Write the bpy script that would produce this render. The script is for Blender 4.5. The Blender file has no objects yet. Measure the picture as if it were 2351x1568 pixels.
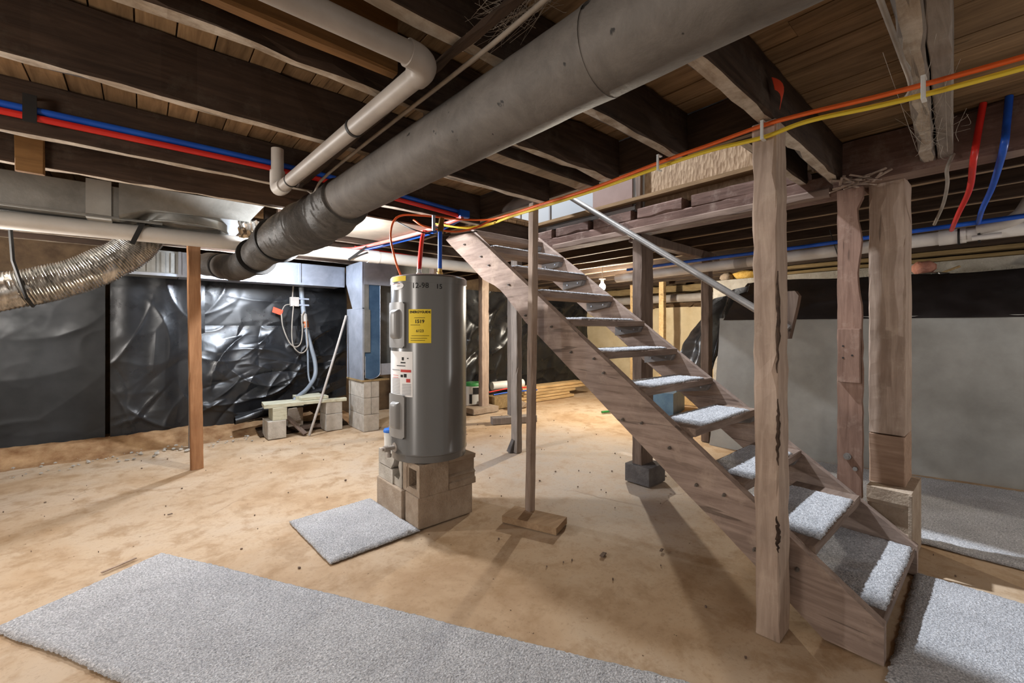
import bpy, bmesh, math, random
from mathutils import Vector, Matrix, noise, Euler
R = random.Random(7)
sc = bpy.context.scene
# ------------------------------------------------------------------ camera, world, lights, exposure
cam_d = bpy.data.cameras.new('camera'); cam = bpy.data.objects.new('camera', cam_d)
sc.collection.objects.link(cam)
cam_d.sensor_width = 36.0; cam_d.lens = 15.006; cam_d.shift_y = -0.01148
cam_d.clip_start = 0.05; cam_d.clip_end = 60
cam.location = (0, 0, 1.22)
cam.rotation_euler = (math.radians(90), 0, math.radians(49.2 - 90))
sc.camera = cam
w = bpy.data.worlds.new('world'); sc.world = w; w.use_nodes = True
w.node_tree.nodes['Background'].inputs[0].default_value = (1.0, .94, .88, 1)
w.node_tree.nodes['Background'].inputs[1].default_value = 0.24
sc.view_settings.view_transform = 'Standard'; sc.view_settings.look = 'None'
sc.view_settings.exposure = 1.35; sc.view_settings.gamma = 1.0
sc.view_settings.use_curve_mapping = False
try:
    sc.cycles.use_denoising = True
    sc.cycles.max_bounces = 6; sc.cycles.diffuse_bounces = 4; sc.cycles.glossy_bounces = 3
    sc.cycles.sample_clamp_indirect = 4.0; sc.cycles.caustics_reflective = False; sc.cycles.caustics_refractive = False
except Exception:
    pass

def lamp(name, loc, watts, col, rad):
    l = bpy.data.lights.new(name, 'POINT'); l.energy = watts; l.color = col; l.shadow_soft_size = rad
    o = bpy.data.objects.new(name, l); o.location = loc; sc.collection.objects.link(o); return o
lamp('bulb_far_corner', (4.89, 3.72, 1.70), 90, (1.0, .90, .74), .04)
lamp('bulb_by_trunk', (.86, 5.14, 1.83), 46, (.78, .87, 1.0), .04)
lamp('bulb_left_bay', (-1.25, 4.25, 1.55), 70, (1.0, .95, .90), .07)
lamp('bulb_behind_duct', (1.02, 3.22, 1.925), 44, (.93, .96, 1.0), .04)
lamp('stairwell_light', (1.80, 4.10, 5.80), 950, (.86, .92, 1.0), .09)
lamp('fill_right_bay', (4.1, -1.3, 1.5), 11, (1.0, .95, .90), .10)  # added fill that brightens the low wall, carpet and planks
lamp('fill_camera_left', (-2.0, 1.5, 1.75), 36, (1.0, .92, .84), .30)  # added soft fill from camera left, no lamp known there

# ------------------------------------------------------------------ helpers
def srgb(r, g, b):
    f = lambda c: (c / 255 / 12.92) if c / 255 <= .04045 else ((c / 255 + .055) / 1.055) ** 2.4
    return (f(r), f(g), f(b), 1)

class NT:
    def __init__(s, name):
        s.m = bpy.data.materials.new(name); s.m.use_nodes = True
        s.t = s.m.node_tree; s.b = s.t.nodes['Principled BSDF']
    def n(s, typ, **k):
        nd = s.t.nodes.new(typ)
        for a, b in k.items():
            if a.startswith('i_'):
                key = a[2:]
                nd.inputs[int(key) if key.isdigit() else key.replace('_', ' ')].default_value = b
            else: setattr(nd, a, b)
        return nd
    def l(s, a, b): s.t.links.new(a, b)
    def coords(s, scale=(1, 1, 1), rot=(0, 0, 0), gen='Object'):
        tc = s.n('ShaderNodeTexCoord'); mp = s.n('ShaderNodeMapping')
        mp.inputs['Scale'].default_value = scale; mp.inputs['Rotation'].default_value = rot
        s.l(tc.outputs[gen], mp.inputs[0]); return mp.outputs[0]
    def noise(s, vec, scale, detail=5, rough=.6, dist=0):
        nd = s.n('ShaderNodeTexNoise'); nd.inputs['Scale'].default_value = scale; nd.inputs['Detail'].default_value = detail
        nd.inputs['Roughness'].default_value = rough; nd.inputs['Distortion'].default_value = dist
        s.l(vec, nd.inputs['Vector']); return nd.outputs[0]
    def ramp(s, fac, stops):
        r = s.n('ShaderNodeValToRGB'); e = r.color_ramp.elements
        while len(e) < len(stops): e.new(.5)
        for i, (p, c) in enumerate(stops): e[i].position = p; e[i].color = c
        s.l(fac, r.inputs[0]); return r.outputs[0]
    def mix(s, fac, a, b, mode='MIX'):
        m = s.n('ShaderNodeMix', data_type='RGBA', blend_type=mode)
        for key, val in ((0, fac), (6, a), (7, b)):
            if hasattr(val, 'links'): s.l(val, m.inputs[key])
            else: m.inputs[key].default_value = val
        return m.outputs[2]
    def bump(s, h, st=.3, d=.01):
        b = s.n('ShaderNodeBump'); b.inputs['Strength'].default_value = st; b.inputs['Distance'].default_value = d
        s.l(h, b.inputs['Height']); s.l(b.outputs[0], s.b.inputs['Normal'])
    def done(s, col=None, rough=.8, metal=0, spec=.3):
        if col is not None:
            if hasattr(col, 'links'): s.l(col, s.b.inputs['Base Color'])
            else: s.b.inputs['Base Color'].default_value = col
        s.b.inputs['Roughness'].default_value = rough; s.b.inputs['Metallic'].default_value = metal
        s.b.inputs['Specular IOR Level'].default_value = spec
        return s.m

def vary(k, col, amt=.25):
    oi = k.n('ShaderNodeObjectInfo'); mr = k.n('ShaderNodeMapRange')
    mr.inputs['To Min'].default_value = 1 - amt; mr.inputs['To Max'].default_value = 1 + amt
    k.l(oi.outputs['Random'], mr.inputs[0])
    h = k.n('ShaderNodeHueSaturation'); k.l(col, h.inputs['Color']); k.l(mr.outputs[0], h.inputs['Value'])
    return h.outputs[0]

def wood(name, c1, c2, axis='x', grain=1.0, dust=None, dust_at=.55, rough=.85, bump=.35, rot=(0, 0, 0), amt=.12, saw=0):
    k = NT(name); sx = {'x': (1.2, 14, 14), 'y': (14, 1.2, 14), 'z': (14, 14, 1.2)}[axis]
    v = k.coords(tuple(a * grain for a in sx), rot); v2 = k.coords()
    g = k.noise(v, 2.2, 7, .65, .6); big = k.noise(v2, 3.5, 4, .6)
    c = k.ramp(g, [(.3, c1), (.7, c2)])
    c = k.mix(k.ramp(big, [(.35, (0, 0, 0, 1)), (.7, (1, 1, 1, 1))]), c, k.mix(.5, c, c1, 'MULTIPLY'), 'MIX') if False else k.mix(k.ramp(big, [(.3, (.75, .75, .75, 1)), (.7, (1.0, 1.0, 1.0, 1))]), (0, 0, 0, 1), c)
    if dust:
        d = k.noise(v2, 9, 8, .7); c = k.mix(k.ramp(d, [(dust_at - .08, (0, 0, 0, 1)), (dust_at + .12, (.75, .75, .75, 1))]), c, dust)
    # dark checks along the grain
    ck = k.noise(k.coords(tuple(a * grain * .8 for a in sx), rot), 1.6, 2, .5, 1.2)
    c = k.mix(k.ramp(ck, [(.295, (.55, .55, .55, 1)), (.33, (0, 0, 0, 1))]), c, tuple(x * .25 for x in c1[:3]) + (1,))
    k.bump(g, bump, .006)
    return k.done(vary(k, c, amt), rough, 0, .25)

def plain(name, c1, c2=None, scale=6, rough=.7, metal=0, spec=.4, bump=0, bscale=None, amt=0):
    k = NT(name)
    v = k.coords(); g = k.noise(v, scale, 6, .6)
    c = k.ramp(g, [(.3, c1), (.72, c2 or c1)])
    if amt: c = vary(k, c, amt)
    if bump: k.bump(k.noise(v, bscale or scale * 4, 5, .6), bump, .01)
    return k.done(c, rough, metal, spec)

# ---- materials
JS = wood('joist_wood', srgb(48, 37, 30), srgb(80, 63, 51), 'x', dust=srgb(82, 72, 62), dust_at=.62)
JE = wood('joist_edge_wood', srgb(150, 134, 116), srgb(188, 172, 152), 'x', dust=srgb(205, 195, 180), dust_at=.52)  # weathered grey undersides, lightened further to stand for light bounced off the floor
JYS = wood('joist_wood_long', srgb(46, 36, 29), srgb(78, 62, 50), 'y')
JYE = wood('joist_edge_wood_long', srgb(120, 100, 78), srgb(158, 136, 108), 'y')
JN = wood('new_joist_wood', srgb(122, 88, 52), srgb(158, 118, 74), 'x')
JG = wood('grey_joist_wood', srgb(112, 102, 92), srgb(150, 140, 130), 'x', dust=srgb(150, 140, 128), dust_at=.6)
PLK = wood('plank_wood', srgb(120, 94, 66), srgb(176, 144, 106), 'y', amt=.28, bump=.2)
BEAM = wood('beam_wood', srgb(88, 66, 58), srgb(124, 98, 88), 'y', dust=srgb(140, 122, 112), dust_at=.6)
BEAM2 = wood('beam_ledger_wood', srgb(120, 98, 86), srgb(154, 132, 118), 'y')
POST = wood('post_wood', srgb(150, 129, 114), srgb(190, 169, 152), 'z', dust=srgb(182, 164, 146), dust_at=.62)
POST_T = wood('new_post_wood', srgb(140, 98, 66), srgb(176, 132, 96), 'z')
POST_R = wood('reddish_post_wood', srgb(122, 95, 82), srgb(154, 125, 110), 'z', dust=srgb(168, 146, 132), dust_at=.62)
POST_G = wood('grey_post_wood', srgb(120, 112, 106), srgb(158, 148, 140), 'z')
POST_D = wood('dark_post_wood', srgb(96, 80, 70), srgb(132, 114, 102), 'z')
STR = wood('stringer_wood', srgb(132, 113, 102), srgb(184, 163, 150), 'y', rot=(math.radians(36.2), 0, 0), dust=srgb(180, 160, 144), dust_at=.6)
TRD = wood('tread_wood', srgb(112, 94, 83), srgb(156, 136, 122), 'x')
CLT = wood('cleat_wood', srgb(120, 116, 114), srgb(154, 150, 148), 'y')  # wood greyed to stand for the cool light on the upper cleats
LUM = wood('lumber_wood', srgb(188, 154, 106), srgb(220, 190, 142), 'x')
LUMY = wood('pale_board_wood', srgb(180, 176, 150), srgb(214, 212, 190), 'x', dust=srgb(150, 130, 100), dust_at=.62)
FOOT = wood('footing_wood', srgb(150, 122, 94), srgb(186, 158, 126), 'x', rot=(0, 0, .35))

def mk_concrete():
    k = NT('floor_concrete'); v = k.coords()
    a = k.noise(v, .9, 6, .62, .4); b = k.noise(v, 5.5, 8, .7, .3); c = k.noise(v, 60, 4, .6)
    col = k.ramp(a, [(.30, srgb(160, 130, 98)), (.42, srgb(182, 155, 124)), (.55, srgb(192, 170, 144)), (.74, srgb(190, 174, 156))])
    col = k.mix(k.ramp(b, [(.36, (.7, .7, .7, 1)), (.52, (0, 0, 0, 1))]), col, srgb(156, 126, 92))
    # paler grey area under the stairs, cool lamplight put into the colour
    sx = k.n('ShaderNodeSeparateXYZ'); k.l(v, sx.inputs[0])
    def band(out, lo, hi, s=.5):
        m = k.n('ShaderNodeMapRange', interpolation_type='SMOOTHSTEP'); m.inputs['From Min'].default_value = lo; m.inputs['From Max'].default_value = lo + s
        m2 = k.n('ShaderNodeMapRange', interpolation_type='SMOOTHSTEP'); m2.inputs['From Min'].default_value = hi; m2.inputs['From Max'].default_value = hi - s
        k.l(out, m.inputs[0]); k.l(out, m2.inputs[0])
        q = k.n('ShaderNodeMath', operation='MULTIPLY'); k.l(m.outputs[0], q.inputs[0]); k.l(m2.outputs[0], q.inputs[1]); return q.outputs[0]
    g = k.n('ShaderNodeMath', operation='MULTIPLY'); k.l(band(sx.outputs[0], 1.6, 4.4, .9), g.inputs[0]); k.l(band(sx.outputs[1], .9, 4.2, .8), g.inputs[1])
    g2 = k.n('ShaderNodeMath', operation='MULTIPLY'); k.l(g.outputs[0], g2.inputs[0]); k.l(k.ramp(b, [(.3, (.35, .35, .35, 1)), (.6, (1, 1, 1, 1))]), g2.inputs[1])
    col = k.mix(g2.outputs[0], col, srgb(176, 164, 152))
    col = k.mix(k.ramp(c, [(.3, (.25, .25, .25, 1)), (.45, (0, 0, 0, 1))]), col, srgb(120, 92, 64))
    # fine cracks
    vo = k.n('ShaderNodeTexVoronoi', feature='DISTANCE_TO_EDGE'); vo.inputs['Scale'].default_value = 1.1
    dn = k.mix(.12, v, k.n('ShaderNodeTexNoise').outputs[1]); k.l(dn, vo.inputs['Vector'])
    cr = k.ramp(vo.outputs[0], [(0.0, (.5, .5, .5, 1)), (.006, (0, 0, 0, 1))])
    pm = k.ramp(k.noise(v, .8, 2), [(.55, (0, 0, 0, 1)), (.65, (1, 1, 1, 1))])
    col = k.mix(k.mix(1.0, cr, pm, 'MULTIPLY'), col, srgb(96, 70, 46))
    k.bump(b, .25, .012)
    return k.done(col, .75, 0, .3)
FLOOR = mk_concrete()

def mk_carpet(name, lo, hi):
    k = NT(name); v = k.coords()
    vo = k.n('ShaderNodeTexVoronoi'); vo.inputs['Scale'].default_value = 165; k.l(v, vo.inputs['Vector'])
    a = k.noise(v, 120, 3, .7); b = k.noise(v, 5, 4, .6)
    col = k.ramp(a, [(.34, lo), (.5, tuple((lo[i] + hi[i]) / 2 for i in range(3)) + (1,)), (.64, hi)])
    col = k.mix(k.ramp(vo.outputs['Distance'], [(.25, (0, 0, 0, 1)), (.85, (.55, .55, .55, 1))]), col, tuple(c * .4 for c in lo[:3]) + (1,))
    col = k.mix(k.ramp(b, [(.3, (.8, .8, .8, 1)), (.65, (1, 1, 1, 1))]), (0, 0, 0, 1), col)
    k.bump(a, .9, .012)
    return k.done(col, .98, 0, .05)
CARPET = mk_carpet('grey_carpet', srgb(176, 178, 183), srgb(242, 242, 245))

def mk_plastic(name, c, rough, bump=.35, streak=0):
    k = NT(name); v = k.coords((1, 1, 1))
    n1 = k.noise(v, 2.0, 2, .5, .2); n2 = k.noise(v, 9, 5, .6, .3)
    md = k.n('ShaderNodeMath', operation='MULTIPLY_ADD'); md.inputs[1].default_value = .3; k.l(n2, md.inputs[0]); k.l(n1, md.inputs[2])
    k.bump(md.outputs[0], bump, .03)
    d = k.noise(v, 3, 6, .6); col = k.ramp(d, [(.35, c), (.75, tuple(x * 1.8 + .006 for x in c[:3]) + (1,))])
    k.l(k.ramp(k.noise(v, 4, 4), [(.3, (rough * .7,) * 3 + (1,)), (.7, (rough * 1.35,) * 3 + (1,))]), k.b.inputs['Roughness'])
    m = k.done(col, rough, 0, .5); return m
PLAS = mk_plastic('black_poly_sheet', srgb(17, 18, 20), .30, .2)
PLASD = mk_plastic('dusty_black_poly_sheet', srgb(34, 30, 31), .5, .25)
PLASG = mk_plastic('dusty_grey_black_poly_sheet', srgb(24, 25, 26), .5, .07); PLASG.node_tree.nodes['Principled BSDF'].inputs['Specular IOR Level'].default_value = .3
SILV = mk_plastic('silver_black_film', srgb(92, 92, 92), .28, .5); SILV.node_tree.nodes['Principled BSDF'].inputs['Metallic'].default_value = .6

def mk_metal(name, c1, c2, rough=.4, metal=.75, scale=5, streak=(1, 1, 1)):
    k = NT(name); v = k.coords(streak)
    g = k.noise(v, scale, 6, .65, .4); k.bump(k.noise(v, 20, 4), .12, .01)
    return k.done(k.ramp(g, [(.3, c1), (.7, c2)]), rough, metal, .5)
GALV = mk_metal('galvanised_steel', srgb(150, 156, 168), srgb(186, 192, 204), .42, .55)
GALVD = mk_metal('dull_galvanised_steel', srgb(112, 112, 108), srgb(146, 146, 142), .5, .5)
BLUE_D = mk_metal('blue_grey_sheet_metal', srgb(56, 88, 122), srgb(86, 118, 150), .4, .4)
PIPE_M = mk_metal('steel_rail_metal', srgb(118, 114, 110), srgb(152, 148, 144), .42, .6)
BRASS = mk_metal('brass', srgb(150, 122, 70), srgb(190, 160, 100), .35, .9)
FOIL = mk_metal('foil_duct_jacket', srgb(112, 108, 100), srgb(212, 208, 202), .24, .8, 14, (3, 1, 1))

def mk_jacket(name, c1, c2, ring, rough, bump):
    k = NT(name); v = k.coords()
    g = k.noise(v, 7, 8, .7, .5); f = k.noise(v, 45, 5, .7)
    col = k.ramp(g, [(.3, c1), (.72, c2)])
    md = k.n('ShaderNodeMath', operation='MULTIPLY_ADD'); md.inputs[1].default_value = .5; k.l(f, md.inputs[0]); k.l(g, md.inputs[2])
    k.bump(md.outputs[0], bump, .012)
    return k.done(col, rough, 0, .35)
def add_specks(m, sc_, lo, col):
    t = m.node_tree; b = t.nodes['Principled BSDF']; src = b.inputs['Base Color'].links[0].from_socket
    tc = t.nodes.new('ShaderNodeTexCoord'); n = t.nodes.new('ShaderNodeTexNoise'); n.inputs['Scale'].default_value = sc_; n.inputs['Detail'].default_value = 3; t.links.new(tc.outputs['Object'], n.inputs['Vector'])
    rp = t.nodes.new('ShaderNodeValToRGB'); rp.color_ramp.elements[0].position = lo - .03; rp.color_ramp.elements[0].color = (1, 1, 1, 1); rp.color_ramp.elements[1].position = lo; rp.color_ramp.elements[1].color = (0, 0, 0, 1)
    t.links.new(n.outputs[0], rp.inputs[0]); mx = t.nodes.new('ShaderNodeMix'); mx.data_type = 'RGBA'; t.links.new(rp.outputs[0], mx.inputs[0]); t.links.new(src, mx.inputs[6]); mx.inputs[7].default_value = col; t.links.new(mx.outputs[2], b.inputs['Base Color']); return m
DUCT = mk_jacket('duct_wrap', srgb(84, 79, 74), srgb(116, 110, 104), 0, .62, .25)
DUCTB = mk_jacket('black_flex_jacket', srgb(46, 44, 42), srgb(92, 87, 82), 0, .45, .6)
add_specks(DUCT, 26, .30, srgb(40, 37, 34))
add_specks(FLOOR, 34, .27, srgb(96, 74, 52))
PVC = plain('white_plastic_pipe', srgb(196, 190, 182), srgb(214, 209, 202), 5, .38, 0, .5)
PVCG = plain('dusty_plastic_pipe', srgb(150, 142, 134), srgb(178, 170, 162), 5, .45, 0, .4)
RED = plain('red_tubing', srgb(196, 34, 28), srgb(214, 52, 42), 5, .35)
PINK = plain('dusty_red_tubing', srgb(222, 104, 92), srgb(236, 136, 124), 5, .4)
BLU = plain('blue_tubing', srgb(20, 70, 170), srgb(34, 96, 200), 5, .35)
ORG = plain('orange_cable_sheath', srgb(226, 92, 34), srgb(240, 114, 54), 5, .4)
YEL = plain('yellow_cable_sheath', srgb(224, 190, 40), srgb(238, 210, 72), 5, .4)
GREYC = plain('grey_cable_sheath', srgb(120, 112, 102), srgb(160, 150, 138), 9, .7)
WCABLE = plain('white_cable_sheath', srgb(196, 192, 184), None, 9, .5)
BLACK = plain('black_strap', srgb(24, 23, 22), srgb(38, 36, 34), 9, .6)
BLOCK = plain('concrete_block', srgb(146, 128, 110), srgb(178, 162, 144), 9, .95, 0, .15, .8, 70, .1)
BLOCKG = plain('grey_concrete_block', srgb(160, 152, 140), srgb(198, 192, 182), 9, .95, 0, .15, .8, 70, .1)
BLOCKD = plain('dark_concrete_block', srgb(84, 80, 80), srgb(112, 108, 106), 9, .95, 0, .15, .8, 70)
PARGE = plain('grey_parge', srgb(140, 139, 134), srgb(176, 176, 172), 2.2, .62, 0, .35, .25, 8)
PARGEY = plain('tan_parge', srgb(196, 176, 138), srgb(222, 206, 172), 3, .9, 0, .2, .6, 12)
SILL = wood('sill_wood', srgb(132, 108, 74), srgb(170, 146, 104), 'y')
ROT = wood('rotten_wood', srgb(52, 40, 30), srgb(128, 102, 72), 'y', bump=.9)
DIRT = plain('red_brown_dirt', srgb(118, 84, 56), srgb(176, 144, 108), 7, 1.0, 0, .05, 1.0, 40)
DIRTD = plain('dark_dirt', srgb(44, 34, 26), srgb(70, 54, 40), 11, 1.0, 0, .05, 1.0, 40)
TANK = NT('grey_tank_enamel'); TANK.bump(TANK.noise(TANK.coords(), 3, 2), .04, .01); TANK = TANK.done(srgb(104, 103, 101), .22, 0, .55)
TANKL = plain('light_grey_cover', srgb(140, 139, 137), None, 4, .35, 0, .5)
YLAB = plain('yellow_paper', srgb(240, 208, 44), srgb(246, 218, 66), 4, .6)
WLAB = plain('white_paper', srgb(236, 235, 234), None, 4, .6)
GLAB = plain('grey_print', srgb(150, 150, 152), None, 4, .7)
RLAB = plain('red_print', srgb(196, 66, 60), None, 4, .7)
INK = plain('black_ink', srgb(26, 24, 24), None, 4, .7)
WPLS = plain('white_plastic', srgb(226, 226, 222), None, 4, .4)
BPLS = plain('blue_plastic', srgb(40, 104, 190), None, 4, .4)
GPLS = plain('green_plastic', srgb(52, 130, 66), None, 4, .4)
REDP = plain('red_orange_plastic', srgb(214, 72, 44), None, 4, .45)
HOSE = plain('grey_hose_rubber', srgb(112, 120, 128), srgb(136, 142, 150), 5, .4)
OSB = None
def mk_osb():
    k = NT('strand_board'); v = k.coords()
    vo = k.n('ShaderNodeTexVoronoi'); vo.inputs['Scale'].default_value = 26; k.l(k.coords((1, 2.2, .7), (.5, .2, .9)), vo.inputs['Vector'])
    g = k.noise(v, 30, 4); c = k.ramp(vo.outputs['Color'], [(.2, srgb(142, 118, 94)), (.5, srgb(158, 134, 108)), (.8, srgb(172, 148, 122))])
    c = k.mix(.25, c, k.ramp(g, [(.3, srgb(104, 84, 66)), (.7, srgb(164, 144, 122))])); k.bump(vo.outputs['Distance'], .4, .01)
    return k.done(c, .85, 0, .2)
OSB = mk_osb()
WALLW = plain('white_upstairs_paint', srgb(160, 164, 168), None, 4, .6)
BRWN = plain('brown_panel_paint', srgb(126, 104, 96), srgb(142, 120, 112), 4, .8)
PANEL = plain('dusty_tan_panel', srgb(124, 112, 98), srgb(152, 139, 123), 4, .9)
INSUL = plain('yellow_fibre_batt', srgb(190, 150, 70), srgb(220, 184, 110), 22, 1.0, 0, .05, 1.0, 60)
INSULP = plain('pink_fibre_batt', srgb(206, 136, 116), srgb(226, 166, 146), 22, 1.0, 0, .05, 1.0, 60)
WEB = plain('grey_cobweb', srgb(150, 140, 128), None, 4, .9)
EARTHW = plain('brown_earth_wall', srgb(70, 56, 44), srgb(104, 86, 66), 6, 1.0, 0, .1, .8, 20)
def emis(name, col, st):
    k = NT(name); k.b.inputs['Emission Color'].default_value = col; k.b.inputs['Emission Strength'].default_value = st
    return k.done((1, 1, 1, 1), .4)
GLOW = emis('lit_bulb_glass', (1, .93, .78, 1), 22)

# ---- mesh builder
class MB:
    def __init__(s): s.v = []; s.f = []; s.m = []
    def add(s, vs, fs, mi=0):
        o = len(s.v); s.v += [tuple(v) for v in vs]
        for i, f in enumerate(fs):
            s.f.append(tuple(o + j for j in f)); s.m.append(mi[i] if isinstance(mi, (list, tuple)) else mi)
        return s
    def box(s, x0, x1, y0, y1, z0, z1, mi=0):
        vs = [(x, y, z) for z in (z0, z1) for y in (y0, y1) for x in (x0, x1)]
        return s.add(vs, [(0, 2, 3, 1), (4, 5, 7, 6), (0, 1, 5, 4), (2, 6, 7, 3), (0, 4, 6, 2), (1, 3, 7, 5)], mi)
    def obox(s, c, ang, hx, hy, z0, z1, mi=0):
        ca, sa = math.cos(ang), math.sin(ang)
        P = lambda x, y, z: (c[0] + ca * x - sa * y, c[1] + sa * x + ca * y, z)
        vs = [P(x, y, z) for z in (z0, z1) for y in (-hy, hy) for x in (-hx, hx)]
        return s.add(vs, [(0, 2, 3, 1), (4, 5, 7, 6), (0, 1, 5, 4), (2, 6, 7, 3), (0, 4, 6, 2), (1, 3, 7, 5)], mi)
    def cbox(s, x0, x1, y0, y1, z0, z1, c=.006, mi=0):
        """box with chamfered vertical and top/bottom edges"""
        bm = bmesh.new(); bmesh.ops.create_cube(bm, size=1)
        for v in bm.verts: v.co = Vector(((x0 + x1) / 2 + v.co.x * (x1 - x0), (y0 + y1) / 2 + v.co.y * (y1 - y0), (z0 + z1) / 2 + v.co.z * (z1 - z0)))
        bmesh.ops.bevel(bm, geom=bm.edges[:], offset=c, segments=2, affect='EDGES', profile=.6)
        bm.verts.index_update(); s.add([v.co for v in bm.verts], [[v.index for v in f.verts] for f in bm.faces], mi); bm.free(); return s
    def timber(s, p0, p1, wd, ht, side=(0, 0, 0), jit=.003, ch=.006, step=.12, seed=0, bot=0, chip=0):
        """rough sawn beam p0->p1, wd across, ht along 'up'; bot = material index of the lower face"""
        p0, p1 = Vector(p0), Vector(p1); d = (p1 - p0); L = d.length; d.normalize()
        up = Vector((0, 0, 1)) if abs(d.z) < .9 else Vector((0, 1, 0))
        if side != (0, 0, 0): up = Vector(side)
        a = d.cross(up).normalized(); u = a.cross(d).normalized()
        n = max(2, int(L / step) + 1); rr = random.Random(seed * 7 + 3)
        prof = [(-1, -1, 1, 0), (-1, -1, 0, 1), (-1, 1, 0, -1), (-1, 1, 1, 0), (1, 1, -1, 0), (1, 1, 0, -1), (1, -1, 0, 1), (1, -1, -1, 0)]
        vs = []
        for i in range(n):
            t = i / (n - 1); c = p0 + d * (L * t)
            wob = noise.noise(Vector((seed * 3.1, t * L * 1.7, 0))) * min(jit * 1.2, .0035)
            cut = {}
            for q, (x, y, ix, iy) in enumerate(prof):
                k = ch * (1 + rr.uniform(-.5, .8))
                if chip and rr.random() < chip: k += ch * rr.uniform(1, 4)
                px = x * wd / 2 + ix * k + rr.uniform(-jit, jit) * .5 + wob; py = y * ht / 2 + iy * k + rr.uniform(-jit, jit) * .5
                vs.append(c + a * px + u * py)
        fs, mi = [], []
        for i in range(n - 1):
            for q in range(8):
                q2 = (q + 1) % 8
                fs.append((i * 8 + q, i * 8 + q2, i * 8 + 8 + q2, i * 8 + 8 + q)); mi.append(bot if q in (7,) else 0)
        fs.append(tuple(range(8))); mi.append(0); fs.append(tuple((n - 1) * 8 + q for q in range(8))); mi.append(0)
        return s.add(vs, fs, mi)
    def tube(s, pts, r, n=12, cap=True, rad=None, mi=0):
        pts = [Vector(p) for p in pts]; m = len(pts); vs = []
        t0 = (pts[1] - pts[0]).normalized(); ref = Vector((0, 0, 1)) if abs(t0.z) < .9 else Vector((1, 0, 0))
        a = t0.cross(ref).normalized()
        for i in range(m):
            t = (pts[min(i + 1, m - 1)] - pts[max(i - 1, 0)]).normalized()
            a = (a - t * a.dot(t)).normalized(); b = t.cross(a); q = rad[i] if rad else r
            for j in range(n):
                th = 2 * math.pi * j / n; vs.append(pts[i] + a * (q * math.cos(th)) + b * (q * math.sin(th)))
        fs = [(i * n + j, i * n + (j + 1) % n, (i + 1) * n + (j + 1) % n, (i + 1) * n + j) for i in range(m - 1) for j in range(n)]
        if cap: fs += [tuple(range(n - 1, -1, -1)), tuple((m - 1) * n + j for j in range(n))]
        return s.add(vs, fs, mi)
    def lathe(s, prof, c, n=32, mi=0, axis=(0, 0, 1)):
        ax = Vector(axis).normalized(); ref = Vector((1, 0, 0)) if abs(ax.x) < .9 else Vector((0, 1, 0))
        e1 = (ref - ax * ref.dot(ax)).normalized(); e2 = ax.cross(e1); c = Vector(c); vs = []
        for (r, z) in prof:
            for j in range(n):
                th = 2 * math.pi * j / n; vs.append(c + ax * z + e1 * (r * math.cos(th)) + e2 * (r * math.sin(th)))
        m = len(prof)
        fs = [(i * n + j, i * n + (j + 1) % n, (i + 1) * n + (j + 1) % n, (i + 1) * n + j) for i in range(m - 1) for j in range(n)]
        if prof[0][0] > 1e-5: fs.append(tuple(range(n - 1, -1, -1)))
        if prof[-1][0] > 1e-5: fs.append(tuple((m - 1) * n + j for j in range(n)))
        return s.add(vs, fs, mi)
    def prism(s, poly, fn, mi=0):
        """poly of (a,b); fn(a,b,side) -> point, side 0/1"""
        n = len(poly); vs = [fn(a, b, 0) for a, b in poly] + [fn(a, b, 1) for a, b in poly]
        fs = [tuple(range(n - 1, -1, -1)), tuple(n + i for i in range(n))] + [(i, (i + 1) % n, n + (i + 1) % n, n + i) for i in range(n)]
        return s.add(vs, fs, mi)
    def grid(s, nu, nv, fn, mi=0):
        vs = [fn(i / nu, j / nv) for j in range(nv + 1) for i in range(nu + 1)]
        return s.add(vs, [(j * (nu + 1) + i, j * (nu + 1) + i + 1, (j + 1) * (nu + 1) + i + 1, (j + 1) * (nu + 1) + i) for j in range(nv) for i in range(nu)], mi)
    def slab(s, nu, nv, fn, nrm, th, mi=0):
        """thin closed sheet: grid plus its back moved by th along nrm"""
        nrm = Vector(nrm) * th; A = [Vector(fn(i / nu, j / nv)) for j in range(nv + 1) for i in range(nu + 1)]
        k = len(A); W = nu + 1; vs = A + [p - nrm for p in A]
        fs = [(j * W + i, j * W + i + 1, (j + 1) * W + i + 1, (j + 1) * W + i) for j in range(nv) for i in range(nu)]
        fs += [tuple(k + q for q in reversed(f)) for f in fs]
        bd = [i for i in range(nu)] + [j * W + nu for j in range(nv)] + [nv * W + i for i in range(nu, 0, -1)] + [j * W for j in range(nv, 0, -1)]
        fs += [(bd[(i + 1) % len(bd)], bd[i], k + bd[i], k + bd[(i + 1) % len(bd)]) for i in range(len(bd))]
        return s.add(vs, fs, mi)
    def build(s, name, mats, parent=None, smooth=None, origin=None):
        me = bpy.data.meshes.new(name)
        V = s.v
        if parent is not None: off = Vector(WL[parent.name])
        else:
            xs = [v[0] for v in V]; ys = [v[1] for v in V]; zs = [v[2] for v in V]
            off = Vector(origin or ((min(xs) + max(xs)) / 2, (min(ys) + max(ys)) / 2, min(zs)))
        me.from_pydata([(v[0] - off.x, v[1] - off.y, v[2] - off.z) for v in V], [], s.f)
        mats = mats if isinstance(mats, (list, tuple)) else [mats]
        for m in mats: me.materials.append(m)
        if len(mats) > 1: me.polygons.foreach_set('material_index', s.m)
        bm = bmesh.new(); bm.from_mesh(me); bmesh.ops.recalc_face_normals(bm, faces=bm.faces[:]); bm.to_mesh(me); bm.free()
        if smooth:
            me.polygons.foreach_set('use_smooth', [True] * len(me.polygons)); me.set_sharp_from_angle(angle=math.radians(smooth))
        o = bpy.data.objects.new(name, me); sc.collection.objects.link(o)
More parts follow.
